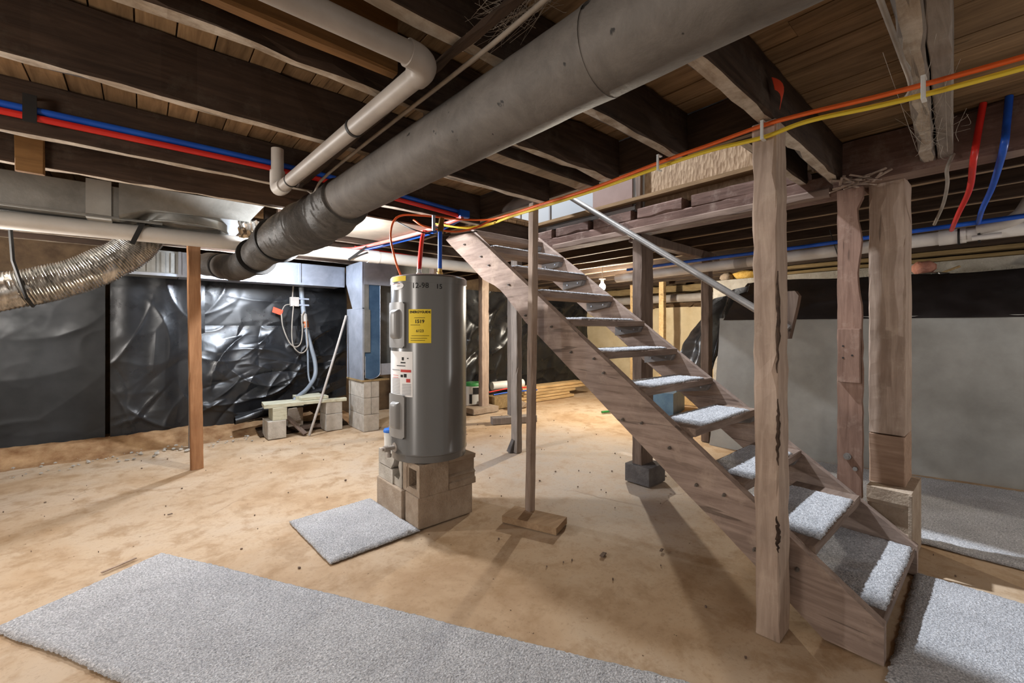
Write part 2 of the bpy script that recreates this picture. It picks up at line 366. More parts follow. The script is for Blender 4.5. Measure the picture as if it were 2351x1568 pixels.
        if parent is not None: o.parent = parent; WL[o.name] = tuple(off)
        else: o.location = off; WL[o.name] = tuple(off)
        return o
WL = {}
def thing(name, loc, label, cat, group=None):
    o = bpy.data.objects.new(name, None); o.empty_display_size = .1; sc.collection.objects.link(o); o.location = loc; WL[o.name] = tuple(loc)
    o['label'] = label; o['category'] = cat
    if group: o['group'] = group
    return o
def tag(o, label, cat, group=None):
    o['label'] = label; o['category'] = cat
    if group: o['group'] = group
    return o
def struct(o, label=None):
    o['kind'] = 'structure'
    if label: o['label'] = label
    return o
def sempty(name, loc, label=None):
    o = bpy.data.objects.new(name, None); o.empty_display_size = .1; sc.collection.objects.link(o); o.location = loc; WL[o.name] = tuple(loc); return struct(o, label)
def spline(pts, n=8):
    """Catmull-Rom through pts"""
    P = [Vector(p) for p in pts]; P = [P[0] * 2 - P[1]] + P + [P[-1] * 2 - P[-2]]; out = []
    for i in range(1, len(P) - 2):
        for k in range(n):
            t = k / n; a, b, c, d = P[i - 1], P[i], P[i + 1], P[i + 2]
            out.append(.5 * ((2 * b) + (c - a) * t + (2 * a - 5 * b + 4 * c - d) * t * t + (3 * b - a - 3 * c + d) * t ** 3))
    out.append(P[-2]); return out
nz = lambda x, y, z=0: noise.noise(Vector((x, y, z)))
def crease(x, y, s, seed):
    return 1 - abs(noise.noise(Vector((x * s, y * s, seed))))
def text_mesh(mb, body, size, place, mi=0, bold=0):
    cu = bpy.data.curves.new('t', 'FONT'); cu.body = body; cu.size = size; cu.align_x = 'CENTER'; cu.align_y = 'CENTER'; cu.offset = bold; cu.resolution_u = 2
    o = bpy.data.objects.new('t', cu); sc.collection.objects.link(o); dg = bpy.context.evaluated_depsgraph_get()
    me = o.evaluated_get(dg).to_mesh()
    mb.add([place(v.co.x, v.co.y) for v in me.vertices], [tuple(p.vertices) for p in me.polygons], mi)
    o.evaluated_get(dg).to_mesh_clear(); bpy.data.objects.remove(o); bpy.data.curves.remove(cu)

# ------------------------------------------------------------------ STRUCTURE
# floor
def floor_fn(u, v):
    x = -3 + 11.2 * u; y = -2.5 + 9.1 * v
    z = nz(x * 1.3, y * 1.3, 5) * .006 + nz(x * 6, y * 6, 2) * .0015
    return (x, y, z - .008)
struct(MB().grid(190, 155, floor_fn).build('floor', FLOOR, smooth=60, origin=(0, 0, 0)), 'dusty tan concrete slab floor')
# dirt bank along the far left wall
def bank(u, v):
    x = -2.6 + 4.75 * u; y = 5.62 + .62 * v
    e = .5 + .5 * nz(x * 1.2, 3); ed = 5.66 + .12 * nz(x * 1.6, 9)
    t = max(0, min(1, (y - ed) / .34)); h = (t * t * (3 - 2 * t)) * (.09 + .07 * e) + nz(x * 9, y * 9, 1) * .014 * (t + .1) + nz(x * 22, y * 22, 4) * .006
    if x > 1.7: h *= .6
    return (x, y, h - .004 if t > 0 else -.014)
d = MB().grid(260, 34, bank).build('dirt_bank', DIRT, smooth=50); d['kind'] = 'stuff'; tag(d, 'red brown dirt bank along the foot of the black plastic wall', 'dirt')
gr = MB()
for i in range(170):
    x = R.uniform(-2.2, .95); y = R.uniform(5.35, 5.75); r = R.uniform(.004, .016)
    if abs(x - .2) < .25: r *= 1.5
    gr.lathe([(r * .3, -r * .2), (r, r * .15), (r * .8, r * .6), (r * .25, r * .85)], (x, y, 0), 5)
g = gr.build('rubble', BLOCKG, origin=(0, 5.6, 0)); g['kind'] = 'stuff'; tag(g, 'scattered concrete crumbs at the edge of the dirt bank', 'rubble')

# walls
struct(MB().box(-3, 7.9, 6.26, 6.4, 0, 2.3).build('wall_back', EARTHW), 'earth brown far wall behind the plastic sheets')
def wr(u, v):
    y = 6.3 - 4.2 * u; z = 1.64 * v
    return (7.55 + .05 * nz(y * 2, z * 2, 3) + .02 * nz(y * 8, z * 8), y, z)
wl = struct(MB().slab(60, 26, wr, (-1, 0, 0), .25).build('wall_right', PARGEY, smooth=40), 'rough tan parged foundation wall in the far corner')
struct(MB().box(8.2, 8.35, -2.5, 6.4, 0, 2.3).build('wall_outer', EARTHW), 'dark outer wall behind the crawl ledge')
# ledge fill and rotten sill on top of the tan wall
struct(MB().box(7.62, 8.2, 2.1, 6.3, 0, 1.62).build('wall_ledge', EARTHW), 'earth ledge behind the tan wall')
def retain(u, v):
    # plan curve from the near end to the flared far end
    P = [(5.40, -1.4), (5.10, -.09), (4.94, .54), (4.72, 1.25), (4.58, 1.80), (4.56, 1.98)]
    L = [0]; 
    for a, b in zip(P, P[1:]): L.append(L[-1] + math.dist(a, b))
    s = u * L[-1]; i = max(k for k in range(len(P) - 1) if L[k] <= s + 1e-9); t = (s - L[i]) / (L[i + 1] - L[i])
    x = P[i][0] + (P[i + 1][0] - P[i][0]) * t; y = P[i][1] + (P[i + 1][1] - P[i][1]) * t
    z = -.01 + 1.35 * v
    fl = max(0, (u - .9) / .1)
    y += fl * (1 - v) ** 1.5 * .09
    return (x + .05 * (v) + .012 * nz(y * 4, z * 4, 2) + .006 * nz(y * 14, z * 14), y, z)
struct(MB().slab(80, 34, retain, (-1, 0, 0), .16).build('wall_low', PARGE, smooth=45), 'low smooth grey parged retaining wall behind the thick post')
struct(MB().box(5.15, 6.4, -2.4, 1.85, 0, 1.3).build('wall_bench', EARTHW), 'earth bench behind the low grey wall')
struct(MB().box(6.3, 6.6, -2.4, 2.8, 0, 1.93).build('wall_block', BLOCKG), 'pale block foundation wall above the earth bench')

# ceiling: planks and joists
ceil = sempty('ceiling', (0, 0, 2.26), 'open timber floor framing seen from below')
PW = .112; zc = 2.262
npl = 0
x = -2.6
while x < 8.1:
    segs = [(-2.4, 6.4)]
    if x > 1.99 and x + PW / 2 < 3.04: segs = [(-2.4, .78), (3.15, 6.4)]
    cut = R.uniform(0.2, 4.8)
    out = []
    for a, b in segs:
        if a + .8 < cut < b - .8: out += [(a, cut - .0015), (cut + .0015, b)]
        else: out.append((a, b))
    for a, b in out:
        dz = R.uniform(0, .007)
        MB().box(x + .0026, x + PW - .0026, a, b, zc + dz, zc + .03).build('plank', PLK, ceil); npl += 1
    x += PW
# subfloor above the planks so no light leaks
MB().box(-2.7, 2.02, -2.5, 6.4, 2.295, 2.32).build('subfloor', PLK, ceil)
MB().box(3.14, 8.3, -2.5, 6.4, 2.295, 2.32).build('subfloor', PLK, ceil)
MB().box(2.02, 3.14, -2.5, .75, 2.295, 2.32).build('subfloor', PLK, ceil)
MB().box(2.02, 3.14, 3.15, 6.4, 2.295, 2.32).build('subfloor', PLK, ceil)
jn = 0
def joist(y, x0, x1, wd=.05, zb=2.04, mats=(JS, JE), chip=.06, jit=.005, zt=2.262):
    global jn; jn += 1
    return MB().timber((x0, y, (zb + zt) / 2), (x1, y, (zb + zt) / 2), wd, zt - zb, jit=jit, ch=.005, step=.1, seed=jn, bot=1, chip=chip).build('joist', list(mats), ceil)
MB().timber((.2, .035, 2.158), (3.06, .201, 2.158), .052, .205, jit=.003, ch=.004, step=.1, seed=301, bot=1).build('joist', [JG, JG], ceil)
MB().timber((.2, .088, 2.155), (3.08, .263, 2.155), .055, .21, jit=.007, ch=.005, step=.1, seed=302, bot=1, chip=.25).build('joist', [JG, JE], ceil)
joist(.625, .2, 3.02, .06, 2.05)
joist(1.03, -2.6, 1.98, .055, 2.045)
joist(1.425, -2.6, 1.98, .06, 2.04, (JS, JE), .45, .012)
joist(1.575, .9, 1.98, .09, 2.03, (JS, JYE), .02)
joist(1.955, -2.6, 1.98, .055, 2.04)
joist(2.70, -2.6, 1.98, .055, 2.04)
joist(3.20, -2.6, 1.98, .055, 2.04)
for y in (4.6, 5.06, 5.5, 5.94): joist(y, -2.6, 3.2, .055, 2.06)
for y in (3.68, 4.14): joist(y, .78, 3.2, .055, 2.06)
joist(.33, -2.6, .9, .05, 2.06)
# cut new-looking joist in the first bay
MB().timber((-1.4, 1.305, 2.145), (.62, 1.305, 2.145), .045, .20, jit=.001, ch=.006, seed=91).build('joist', [JN], ceil)
# header along the stair opening
MB().timber((2.005, .68, 2.165), (2.005, 3.66, 2.165), .045, .19, seed=41, bot=1).build('header', [JYS, JYE], ceil)
MB().box(2.029, 2.04, .72, 2.88, 2.07, 2.6).build('light_leak_strip', JYS, ceil)  # added strip that stops stairwell light leaking over the header
MB().timber((2.04, 3.19, 2.165), (3.0, 3.19, 2.165), .05, .19, seed=42, bot=1).build('header', [JS, JE], ceil)
MB().timber((2.03, .80, 2.175), (3.0, .80, 2.175), .05, .17, seed=43, bot=1).build('header', [JS, JE], ceil)
# joists beyond the girder run the other way
for x in (3.42, 3.8, 4.22, 4.66, 5.1, 5.55, 6.0, 6.45, 6.9, 7.35):
    jn += 1
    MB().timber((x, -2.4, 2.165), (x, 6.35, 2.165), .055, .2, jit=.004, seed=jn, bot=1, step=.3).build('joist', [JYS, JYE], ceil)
# blocking between the joists at the back left
for x in (-.425,):
    MB().timber((x, 3.155, 1.995), (x, 3.155, 2.2), .10, .03, seed=60, jit=.002).build('blocking', [JN], ceil)

# stairwell walls upstairs
sw = sempty('wall_stairwell', (3.1, 2, 2.2), 'walls of the stair opening above the girder')
MB().box(3.10, 3.14, .78, 1.93, 2.19, 3.1).build('strand_board_panel', OSB, sw)
MB().box(3.07, 3.14, 2.03, 2.44, 2.2, 3.1).build('brown_panel', BRWN, sw)
MB().box(3.085, 3.14, 2.44, 3.7, 2.2, 3.1).build('white_panel', WALLW, sw)
MB().box(3.07, 3.086, 2.98, 3.0, 2.3, 3.1).box(3.07, 3.086, 3.42, 3.44, 2.3, 3.1).build('panel_seam', GLAB, sw)
MB().box(3.085, 3.14, 1.93, 2.03, 2.2, 3.1).build('drywall_end', WALLW, sw)
MB().timber((3.08, 1.965, 2.2), (3.08, 1.965, 3.4), .05, .05, seed=51).build('stud', [POST_D], sw)
MB().box(3.045, 3.09, 1.99, 3.0, 2.205, 2.235).build('base_ledge', GLAB, sw)
MB().box(1.96, 2.0, .72, 3.7, 2.29, 2.7).build('white_panel', WALLW, sw)
MB().box(2.0, 3.1, .70, .74, 2.29, 3.1).build('strand_board_panel', OSB, sw)
MB().box(2.0, 3.1, 3.68, 3.72, 2.29, 2.9).build('white_panel', WALLW, sw)

# ------------------------------------------------------------------ MAIN GIRDER
gd = thing('girder_beam', (3.09, 1.8, 2.0), 'heavy dark brown notched timber girder over the staircase', 'beam')
MB().timber((3.09, .52, 2.055), (3.09, 4.0, 2.055), .18, .11, jit=.006, ch=.008, seed=71, chip=.1).build('beam_body', [BEAM], gd)
for a, b in ((.80, 1.49), (1.565, 1.935), (2.0, 2.38), (2.44, 2.83), (2.89, 4.0)):
    MB().timber((3.09, a, 2.15), (3.09, b, 2.15), .18, .085, jit=.006, ch=.006, seed=int(a * 100), chip=.12).build('notched_top', [BEAM], gd)
MB().timber((2.975, .66, 2.005), (2.975, 2.83, 2.005), .05, .05, jit=.003, seed=73).build('ledger', [BEAM2], gd)
MB().timber((3.02, -1.5, 2.145), (3.02, .64, 2.14), .15, .235, jit=.008, seed=74, chip=.15, bot=1).build('rotten_end', [BEAM, BEAM2], gd)
sp = MB()
for i in range(26):
    y = R.uniform(.45, .62); z = R.uniform(2.0, 2.05); sp.timber((2.92, y, z), (2.90 - R.uniform(0, .05), y + R.uniform(-.12, .12), z + R.uniform(-.04, .03)), .012, .006, ch=.001, step=.3, seed=i)
o = sp.build('splinters', POST, gd); o['kind'] = 'stuff'
cb = thing('cross_beam', (3.9, 2.07, 1.985), 'brown timber cross beam running from the girder to the slim far post', 'beam')
MB().timber((3.19, 2.10, 2.02), (4.9, 2.15, 2.02), .09, .085, seed=75).build('beam_body', [POST_D], cb)

# ------------------------------------------------------------------ STAIRCASE
TZ = [.13, .332, .517, .727, .897, 1.087, 1.288, 1.49, 1.69, 1.88, 2.06]
TY = [.30, .51, .78, 1.01, 1.29, 1.545, 1.81, 2.10, 2.37, 2.64, 2.91]
st = thing('staircase', (2.49, .3, 0), 'open wooden staircase with rough plank stringers and carpeted treads', 'staircase')
top = lambda y: .6935 + .732 * (y - 1.046)
def stringer(x0, x1, seed, notch):
    ys_t = [.29 + (3.0 - .29) * i / 40 for i in range(41)]
    pts = [(y, top(y)) for y in ys_t] + [(3.25, 2.02) if notch else (3.12, 2.05)]
    low = []
    for i in range(41):
        ye = 3.25 if notch else 3.12; y = ye - (ye - .49) * i / 40
        wv = .27 if y < 2.3 else .288
        z = top(y) - wv + nz(y * 3, seed) * .008
        if notch and 2.25 < y < 2.68: z += .06 * math.sin((y - 2.25) / .43 * math.pi) ** 1.0
        low.append((y, max(z, 0)))
    low = [p for p in low if p[1] > .004]
    pts = [(y, z + nz(y * 4, seed, 8) * .004) for y, z in pts[:-1]] + pts[-1:] + low + [(.47, 0), (.29, 0)]
    n = len(pts); mb = MB()
    mb.prism(pts, lambda a, b, k: ((x0, x1)[k] + nz(a * 5, b * 5, seed) * .003, a, b))
    return mb.build('stringer', [STR], st)
s1 = stringer(2.03, 2.078, 1, True); s2 = stringer(2.902, 2.95, 2, False)
bolt = lambda y, z, xx, k: MB().tube([(xx, y, z), (xx - .012, y, z - .002)], .008, 8).tube([(xx - .010, y, z), (xx - .02, y, z - .003)], .0045, 8).build('bolt', [PIPE_M], k)
for i, (y, z) in enumerate(((2.95, 1.93), (2.72, 1.80), (2.62, 1.72), (2.38, 1.55), (2.2, 1.32), (1.95, 1.24), (1.78, 1.08), (1.6, 1.08), (1.53, .97), (1.4, .72), (1.28, .72), (1.12, .62), (.98, .47), (.85, .46), (.72, .26), (.56, .24))):
    bolt(y, min(z, top(y) - .05), 2.03, s1)
for i, (z, y) in enumerate(zip(TZ, TY)):
    td = {0: .36, 1: .30}.get(i, .25)
    MB().timber((2.079, y + td / 2, z - .021), (2.901, y + td / 2, z - .021), td, .042, jit=.0025, ch=.004, seed=100 + i).build('tread', [TRD], st)
    for xa in (2.85,):
        mb = MB(); poly = [(y + .01, z - .045), (y + .235, z - .045), (y + .235, z - .115), (y + .03, z - .085)]
        mb.prism(poly, lambda a, b, k: ((2.852, 2.9015)[k], a, b)); c = mb.build('cleat', [CLT], st)
        MB().tube([(2.8515, y + .06, z - .065), (2.846, y + .06, z - .065)], .006, 8).build('screw', [GALV], c)
        MB().tube([(2.8515, y + .18, z - .075), (2.846, y + .18, z - .075)], .006, 8).build('screw', [GALV], c)
    mb = MB(); poly = [(y + .03, z - .045), (y + .235, z - .045), (y + .235, z - .10), (y + .05, z - .085)]
    mb.prism(poly, lambda a, b, k: ((2.079, 2.125)[k], a, b)); mb.build('cleat', [CLT], st)

# carpet builder: pile surface with rough edges
def carpet(name, c, ang, hx, hy, z0, th, step, seed, label, cat='carpet', group=None, wob=.006, flat=.0, front=None):
    nx = max(6, int(2 * hx / step)); ny = max(6, int(2 * hy / step)); ca, sa = math.cos(ang), math.sin(ang); rr = random.Random(seed)
    def fn(u, v):
        a = (u * 2 - 1) * hx; b = (v * 2 - 1) * hy
        e = min(u, 1 - u) * 2 * hx; f = min(v, 1 - v) * 2 * hy; edge = min(e, f)
        if e < step * .5: a += rr.uniform(-wob, wob) * .6 + nz(b * 3, seed) * wob * 1.4
        if f < step * .5: b += rr.uniform(-wob, wob) * .6 + nz(a * 3, seed + 5) * wob * 1.4
        h = th * min(1, .35 + edge / (th * 1.6)) + rr.uniform(-.0022, .0022) + nz(a * 2.2, b * 2.2, seed) * flat
        return (c[0] + ca * a - sa * b, c[1] + sa * a + ca * b, z0 + max(h, .002))
    A = [fn(i / nx, j / ny) for j in range(ny + 1) for i in range(nx + 1)]; W = nx + 1
    fs = [(j * W + i, j * W + i + 1, (j + 1) * W + i + 1, (j + 1) * W + i) for j in range(ny) for i in range(nx)]
    bd = [i for i in range(nx)] + [j * W + nx for j in range(ny)] + [ny * W + i for i in range(nx, 0, -1)] + [j * W for j in range(ny, 0, -1)]
    k = len(A); A += [(A[i][0], A[i][1], z0) for i in bd]; m = len(bd)
    fs += [(bd[(i + 1) % m], bd[i], k + i, k + (i + 1) % m) for i in range(m)] + [tuple(k + i for i in range(m))]
    mb = MB(); mb.add(A, fs)
    return tag(mb.build(name, [CARPET], smooth=80), label, cat, group)
order = ['lowest', 'second', 'third', 'fourth', 'fifth', 'sixth', 'seventh', 'eighth', 'ninth', 'tenth']
for i in range(10):
    y, z = TY[i], TZ[i]
    x0, x1 = ((2.17, 2.895) if i == 0 else (2.16, 2.78))
    if i > 6: x0, x1 = 2.1, 2.88
    lab = f'grey carpet pad on the {order[i]} stair tread counting from the floor' if i else 'grey carpet pad on the lowest stair tread, level with the block'
    hd = {0: .17, 1: .14}.get(i, .112)
    carpet('tread_carpet', ((x0 + x1) / 2, y + .006 + hd), R.uniform(-.015, .015), (x1 - x0) / 2, hd, z + .001, .013, .009, 40 + i, lab, 'carpet', 'carpet pads on the stair treads', .006)

# handrail
hr = thing('handrail', (2.95, 1.7, 1.2), 'grey steel pipe handrail sloping down the far side of the stairs', 'handrail')
MB().tube([(2.95, 2.85, 2.60), (2.95, .86, 1.225)], .0235, 16).build('pipe', [PIPE_M], hr, 40)
mb = MB(); mb.prism([(.815, 1.425), (.835, 1.455), (.96, 1.455), (.96, 1.40), (.885, 1.165), (.865, 1.165), (.825, 1.36)], lambda a, b, k: ((2.975, 3.03)[k], a, b)); mb.build('bracket', [POST_D], hr)

# ------------------------------------------------------------------ POSTS
def post(name, c, wx, wy, z0, z1, mat, label, seed, lean=(0, 0), chip=.08, ang=0, parts=None, jit=.004, group=None):
    t = thing(name, (c[0], c[1], z0), label, 'post', group)
    mb = MB().timber((c[0], c[1], z0), (c[0] + lean[0], c[1] + lean[1], z1), wx, wy, side=(-math.sin(ang), math.cos(ang), 0), jit=jit, ch=.004, step=.07, seed=seed, chip=chip)
    mb.build('shaft', [mat], t)
    return t
# near right post
p1 = post('wooden_post', (1.941, .622), .126, .086, -.005, 2.05, POST, 'tall cracked weathered post in front of the lower staircase', 11, (-.004, .012), .12, jit=.006)
for (z, L, dx) in ((1.25, .40, .0), (.82, .26, .0), (.42, .14, .001)):
    ck = MB(); n_ = 22
    pts = [(1.8755, .580 + .014 * abs(nz(t * 6, z)), z + L * (t - .5)) for t in [i / n_ for i in range(n_ + 1)]]
    ck.tube(pts, .004, 6, True, [.0015 + .0075 * math.sin(math.pi * i / n_) * (.6 + .8 * abs(nz(i * .7, z))) for i in range(n_ + 1)])
    ck.build('bark_crack', [JS], p1)
# slim centre post on its board
p2 = post('wooden_post', (1.912, 2.035), .048, .05, .042, 2.055, POST, 'slim square post standing on a loose board near the water heater', 12, (.045, .01), .03, -.06, jit=.002)
fb = MB().obox((1.868, 1.948), -1.205, .185, .088, .001, .042)
tag(fb.build('footing_board', [FOOT]), 'short tan plank lying under the slim centre post', 'board')
# left post
p3 = post('wooden_post', (.355, 4.655), .092, .04, -.005, 1.99, POST_T, 'orange brown post standing alone in front of the black plastic', 13, (-.025, .0), .02, .165, jit=.002)
p3b = post('wooden_post', (.395, 5.50), .09, .04, -.005, 2.06, POST_G, 'pale grey post hidden just behind the orange brown post', 14, (0, 0), 0, .1, jit=.002)
# thick post on the block
p4 = thing('wooden_post', (3.17, .425, .38), 'very thick squared timber post standing on a grooved block', 'post')
MB().timber((3.17, .425, .655), (3.17, .425, 2.03), .24, .15, side=(0, 1, 0), jit=.004, ch=.005, seed=15, step=.06, chip=.06).build('shaft', [POST], p4)
MB().timber((3.175, .425, .385), (3.165, .425, .652), .245, .148, side=(0, 1, 0), jit=.002, ch=.004, seed=16, step=.06).build('spacer_block', [wood('spacer_wood', srgb(146, 118, 98), srgb(182, 154, 132), 'y', 1.3)], p4)
# block under the thick post: ridged face
blk = thing('concrete_block', (3.12, .40, 0), 'tall grooved concrete block under the thick timber post', 'block')
mb = MB(); prof = [(.0, 0), (.0, .05), (.022, .065), (.022, .10), (.0, .12), (.0, .15), (.026, .17), (.026, .29), (.006, .30), (.006, .312), (.0, .32), (.0, .383)]
poly = [(2.945 + dx, z) for dx, z in prof] + [(3.33, .383), (3.33, 0)]
mb.prism(poly, lambda a, b, k: (a, (.315, .492)[k], b)); mb.build('block_body', [BLOCK], blk)
MB().cbox(2.93, 2.947, .31, .325, .06, .38, .003).build('face_rib', [BLOCK], blk)
# red-brown board post
p5 = thing('wooden_post', (2.975, .56, .30), 'reddish brown board post with a nailed splice beside the thick post', 'post')
mb = MB()
rr = random.Random(5); left = []; right = []
for i in range(30):
    z = .30 + (2.0 - .30) * i / 29
    yl = .622 + .002 * rr.uniform(-1, 1) - .0 * i; yr = .513 - (0 if z < 1.25 else 0) + rr.uniform(-.003, .003)
    if 1.35 < z < 1.9: yr += .022 * abs(math.sin((z - 1.35) * 9)) ** 1.5
    left.append((yl, z)); right.append((yr, z))
mb.prism(left + right[::-1], lambda a, b, k: ((2.953, 2.995)[k], a, b)); mb.build('shaft', [POST_R], p5)
MB().cbox(2.925, 2.953, .517, .615, .93, 1.225, .003).build('splice_board', [POST_R], p5)
MB().tube([(2.953, .575, .52), (2.94, .575, .52)], .018, 12).tube([(2.953, .575, .52), (2.932, .575, .52)], .010, 8).build('bolt', [PIPE_M], p5)
MB().tube([(2.953, .54, .46), (2.935, .54, .46)], .011, 8).build('bolt', [PIPE_M], p5)
for y, z in ((.59, 1.13), (.55, 1.08), (.59, 1.065)): MB().tube([(2.926, y, z), (2.9235, y, z)], .005, 8).build('nail_hole', [BLACK], p5)
# posts beyond the stairs
p6 = post('wooden_post', (3.07, 1.93), .17, .085, .145, 1.985, POST_D, 'dark square post behind the stairs resting on a dark block', 17, jit=.003, ang=0.0)
tag(MB().cbox(2.95, 3.19, 1.80, 2.02, 0, .145, .008).build('concrete_block', [BLOCKD]), 'dark concrete block under the square post behind the stairs', 'block')
p7 = post('wooden_post', (4.68, 2.15), .10, .085, 0, 1.975, POST_D, 'slim far post under the end of the cross beam', 18)
p8 = post('wooden_post', (2.82, 3.20), .07, .09, 0, 2.06, POST_G, 'grey post under the top of the stairs, its foot wrapped', 19)
MB().timber((2.76, 3.23, .0), (2.80, 3.21, .12), .05, .05, seed=20, jit=.006).build('foot_wrap', [BLOCKD], p8)
p9 = post('wooden_post', (3.70, 4.30), .07, .09, .09, 2.06, POST_G, 'grey post footed on a short sideways timber', 21)
tag(MB().timber((3.40, 4.34, .046), (3.40 + .55, 4.10, .046), .12, .09, seed=22).build('footing_timber', [POST_G]), 'short grey timber laid flat under a grey post', 'timber')
p10 = post('wooden_post', (3.86, 5.12), .13, .09, .085, 2.06, POST, 'brown post beside the white bucket', 23)
tag(MB().cbox(3.56, 4.02, 4.96, 5.28, 0, .085, .008).build('concrete_block', [BLOCK]), 'flat concrete pad under the post beside the bucket', 'block')
p11 = post('wooden_post', (2.62, 4.42), .11, .11, 0, 2.05, POST, 'pale wooden post rising straight behind the water heater', 24)
p12 = post('wooden_post', (7.0, 4.6), .10, .09, 0, 2.06, LUM, 'pale post against the tan wall in the far corner', 25)
p13 = post('wooden_post', (6.9, 3.95), .09, .09, 0, 2.06, LUM, 'second pale post in the far corner, nearer the glowing bulb', 26)

# ------------------------------------------------------------------ WATER HEATER on blocks
HC = (1.45, 2.53); HR = .247; Z0, Z1 = .392, 1.562
wh = thing('water_heater', (HC[0], HC[1], Z0), 'grey cylindrical electric water heater standing on concrete blocks', 'water heater')
MB().lathe([(HR - .02, Z0), (HR - .004, Z0 + .006), (HR - .004, Z0 + .045), (HR + .003, Z0 + .05), (HR + .003, Z0 + .06), (HR, Z0 + .065), (HR, Z1 - .05)], (HC[0], HC[1], 0), 72).build('tank', [TANK], wh, 40)
MB().lathe([(HR + .004, Z1 - .052), (HR + .004, Z1 - .012), (HR - .006, Z1 - .001), (HR - .03, Z1 + .006), (.02, Z1 + .016), (0, Z1 + .016)], (HC[0], HC[1], 0), 72).build('lid', [TANK], wh, 40)
A0 = math.atan2(-HC[1], -HC[0])      # direction from the tank to the camera
def cyl(a, z, r): return (HC[0] + r * math.cos(a), HC[1] + r * math.sin(a), z)
# viewed from the camera, moving right on the tank = increasing angle (towards +X,-Y)
def wrap_panel(mb, a0, a1, z0, z1, r0, r1, rnd=.012, mi=0, n=10):
    """raised rounded panel wrapped on the tank"""
    out = []
    w_ = (a1 - a0) * HR
    for (sx, sz, q) in ((-1, -1, 2), (1, -1, 3), (1, 1, 0), (-1, 1, 1)):
        ca = (a0 + rnd / HR) if sx < 0 else (a1 - rnd / HR); cz = (z0 + rnd) if sz < 0 else (z1 - rnd)
        for k in range(5):
            th = (q * 90 + k * 22.5) * math.pi / 180
            out.append((ca + rnd / HR * math.cos(th), cz + rnd * math.sin(th)))
    # fan through strips: order is a closed loop
    N = len(out); vs = [cyl(a, z, r0) for a, z in out] + [cyl(a, z, r1) for a, z in out]
    # fill top with vertical strips to keep the curve
    mb.add(vs, [(i, (i + 1) % N, N + (i + 1) % N, N + i) for i in range(N)], mi)
    M = 12
    def span(a):
        dl = max(0, (a0 + rnd / HR - a), (a - (a1 - rnd / HR))) * HR; dz = rnd - math.sqrt(max(0, rnd * rnd - dl * dl)); return z0 + dz, z1 - dz
    g = []
    for i in range(M + 1):
        a = a0 + (a1 - a0) * i / M; lo, hi = span(a); g += [cyl(a, lo, r1), cyl(a, hi, r1)]
    mb.add(g, [(2 * i, 2 * i + 2, 2 * i + 3, 2 * i + 1) for i in range(M)], mi)
    return mb
aa = lambda px: math.asin(max(-1, min(1, px)))       # fraction of radius as seen from the camera -> angle
def ang(fr): return A0 + aa(fr)
def elem_cover(z0, z1, lab):
    mb = MB(); wrap_panel(mb, ang(-.97), ang(-.58), z0, z1, HR - .002, HR + .014, .014)
    cv = mb.build('access_cover', [TANKL], wh, 40)
    # raised moulded bulge
    m2 = MB(); a0, a1 = ang(-.88), ang(-.68); zc0, zc1 = z0 + .055, z1 - .045; N = 14; M = 22; rows = []
    for j in range(M + 1):
        z = zc0 + (zc1 - zc0) * j / M; row = []
        for i in range(N + 1):
            u = i / N * 2 - 1; v = j / M * 2 - 1
            e = 1 - max(abs(u), 0) ** 4; f = 1 - abs(v) ** 10
            row.append(cyl(a0 + (a1 - a0) * i / N, z, HR + .012 + .030 * min(1, max(0, e)) ** .6 * max(0, f) ** .7))
        rows.append(row)
    m2.add([p for r in rows for p in r], [(j * (N + 1) + i, j * (N + 1) + i + 1, (j + 1) * (N + 1) + i + 1, (j + 1) * (N + 1) + i) for j in range(M) for i in range(N)])
    m2.build('handle_bulge', [TANKL], cv, 60)
elem_cover(1.107, 1.392, 'upper'); elem_cover(.545, .815, 'lower')
def flat_label(name, f0, f1, z0, z1, mat, dr=.0012, parent=None):
    mb = MB(); a0, a1 = ang(f0), ang(f1); N = 12
    vs = [cyl(a0 + (a1 - a0) * i / N, z, HR + dr) for i in range(N + 1) for z in (z0, z1)]
    mb.add(vs, [(2 * i, 2 * i + 2, 2 * i + 3, 2 * i + 1) for i in range(N)])
    return mb.build(name, [mat], parent or wh)
def cyltext(body, size, fc, zc, bold=0, dr=.0025, sq=1.0):
    mb = MB(); ac = ang(fc); text_mesh(mb, body, size, lambda x, y: cyl(ac + x * sq / HR, zc + y, HR + dr), 0, bold); return mb
yl = flat_label('energy_label', -.50, .05, 1.138, 1.346, YLAB)
yl['label'] = 'yellow energy label with black print'
mb = cyltext('ENERGYGUIDE', .0195, -.225, 1.328, .0007)
t2 = cyltext('1519', .030, -.235, 1.270, .0008); mb.add(t2.v, t2.f)
t2 = cyltext('6123', .024, -.225, 1.212, .0003); mb.add(t2.v, t2.f)
for (z, a, b) in ((1.2915, -.36, -.1), (1.248, -.45, -.22), (1.182, -.43, .0), (1.166, -.45, -.05), (1.154, -.45, -.1)):
    N = 8; a0, a1 = ang(a), ang(b); mb.add([cyl(a0 + (a1 - a0) * i / N, zz, HR + .0025) for i in range(N + 1) for zz in (z, z + .0025)], [(2 * i, 2 * i + 2, 2 * i + 3, 2 * i + 1) for i in range(N)])
mb.build('print', [INK], yl)['kind'] = 'stuff'
wlb = flat_label('warning_label', -.985, -.40, .805, 1.085, WLAB); wlb['label'] = 'white instruction and warning sheet'
def bars(L, mat, nm):
    mb = MB()
    for (a, b, z, h) in L:
        N = 6; a0, a1 = ang(a), ang(b); mb.add([cyl(a0 + (a1 - a0) * i / N, zz, HR + .0024) for i in range(N + 1) for zz in (z, z + h)], [(2 * i, 2 * i + 2, 2 * i + 3, 2 * i + 1) for i in range(N)])
    mb.build(nm, [mat], wlb)['kind'] = 'stuff'
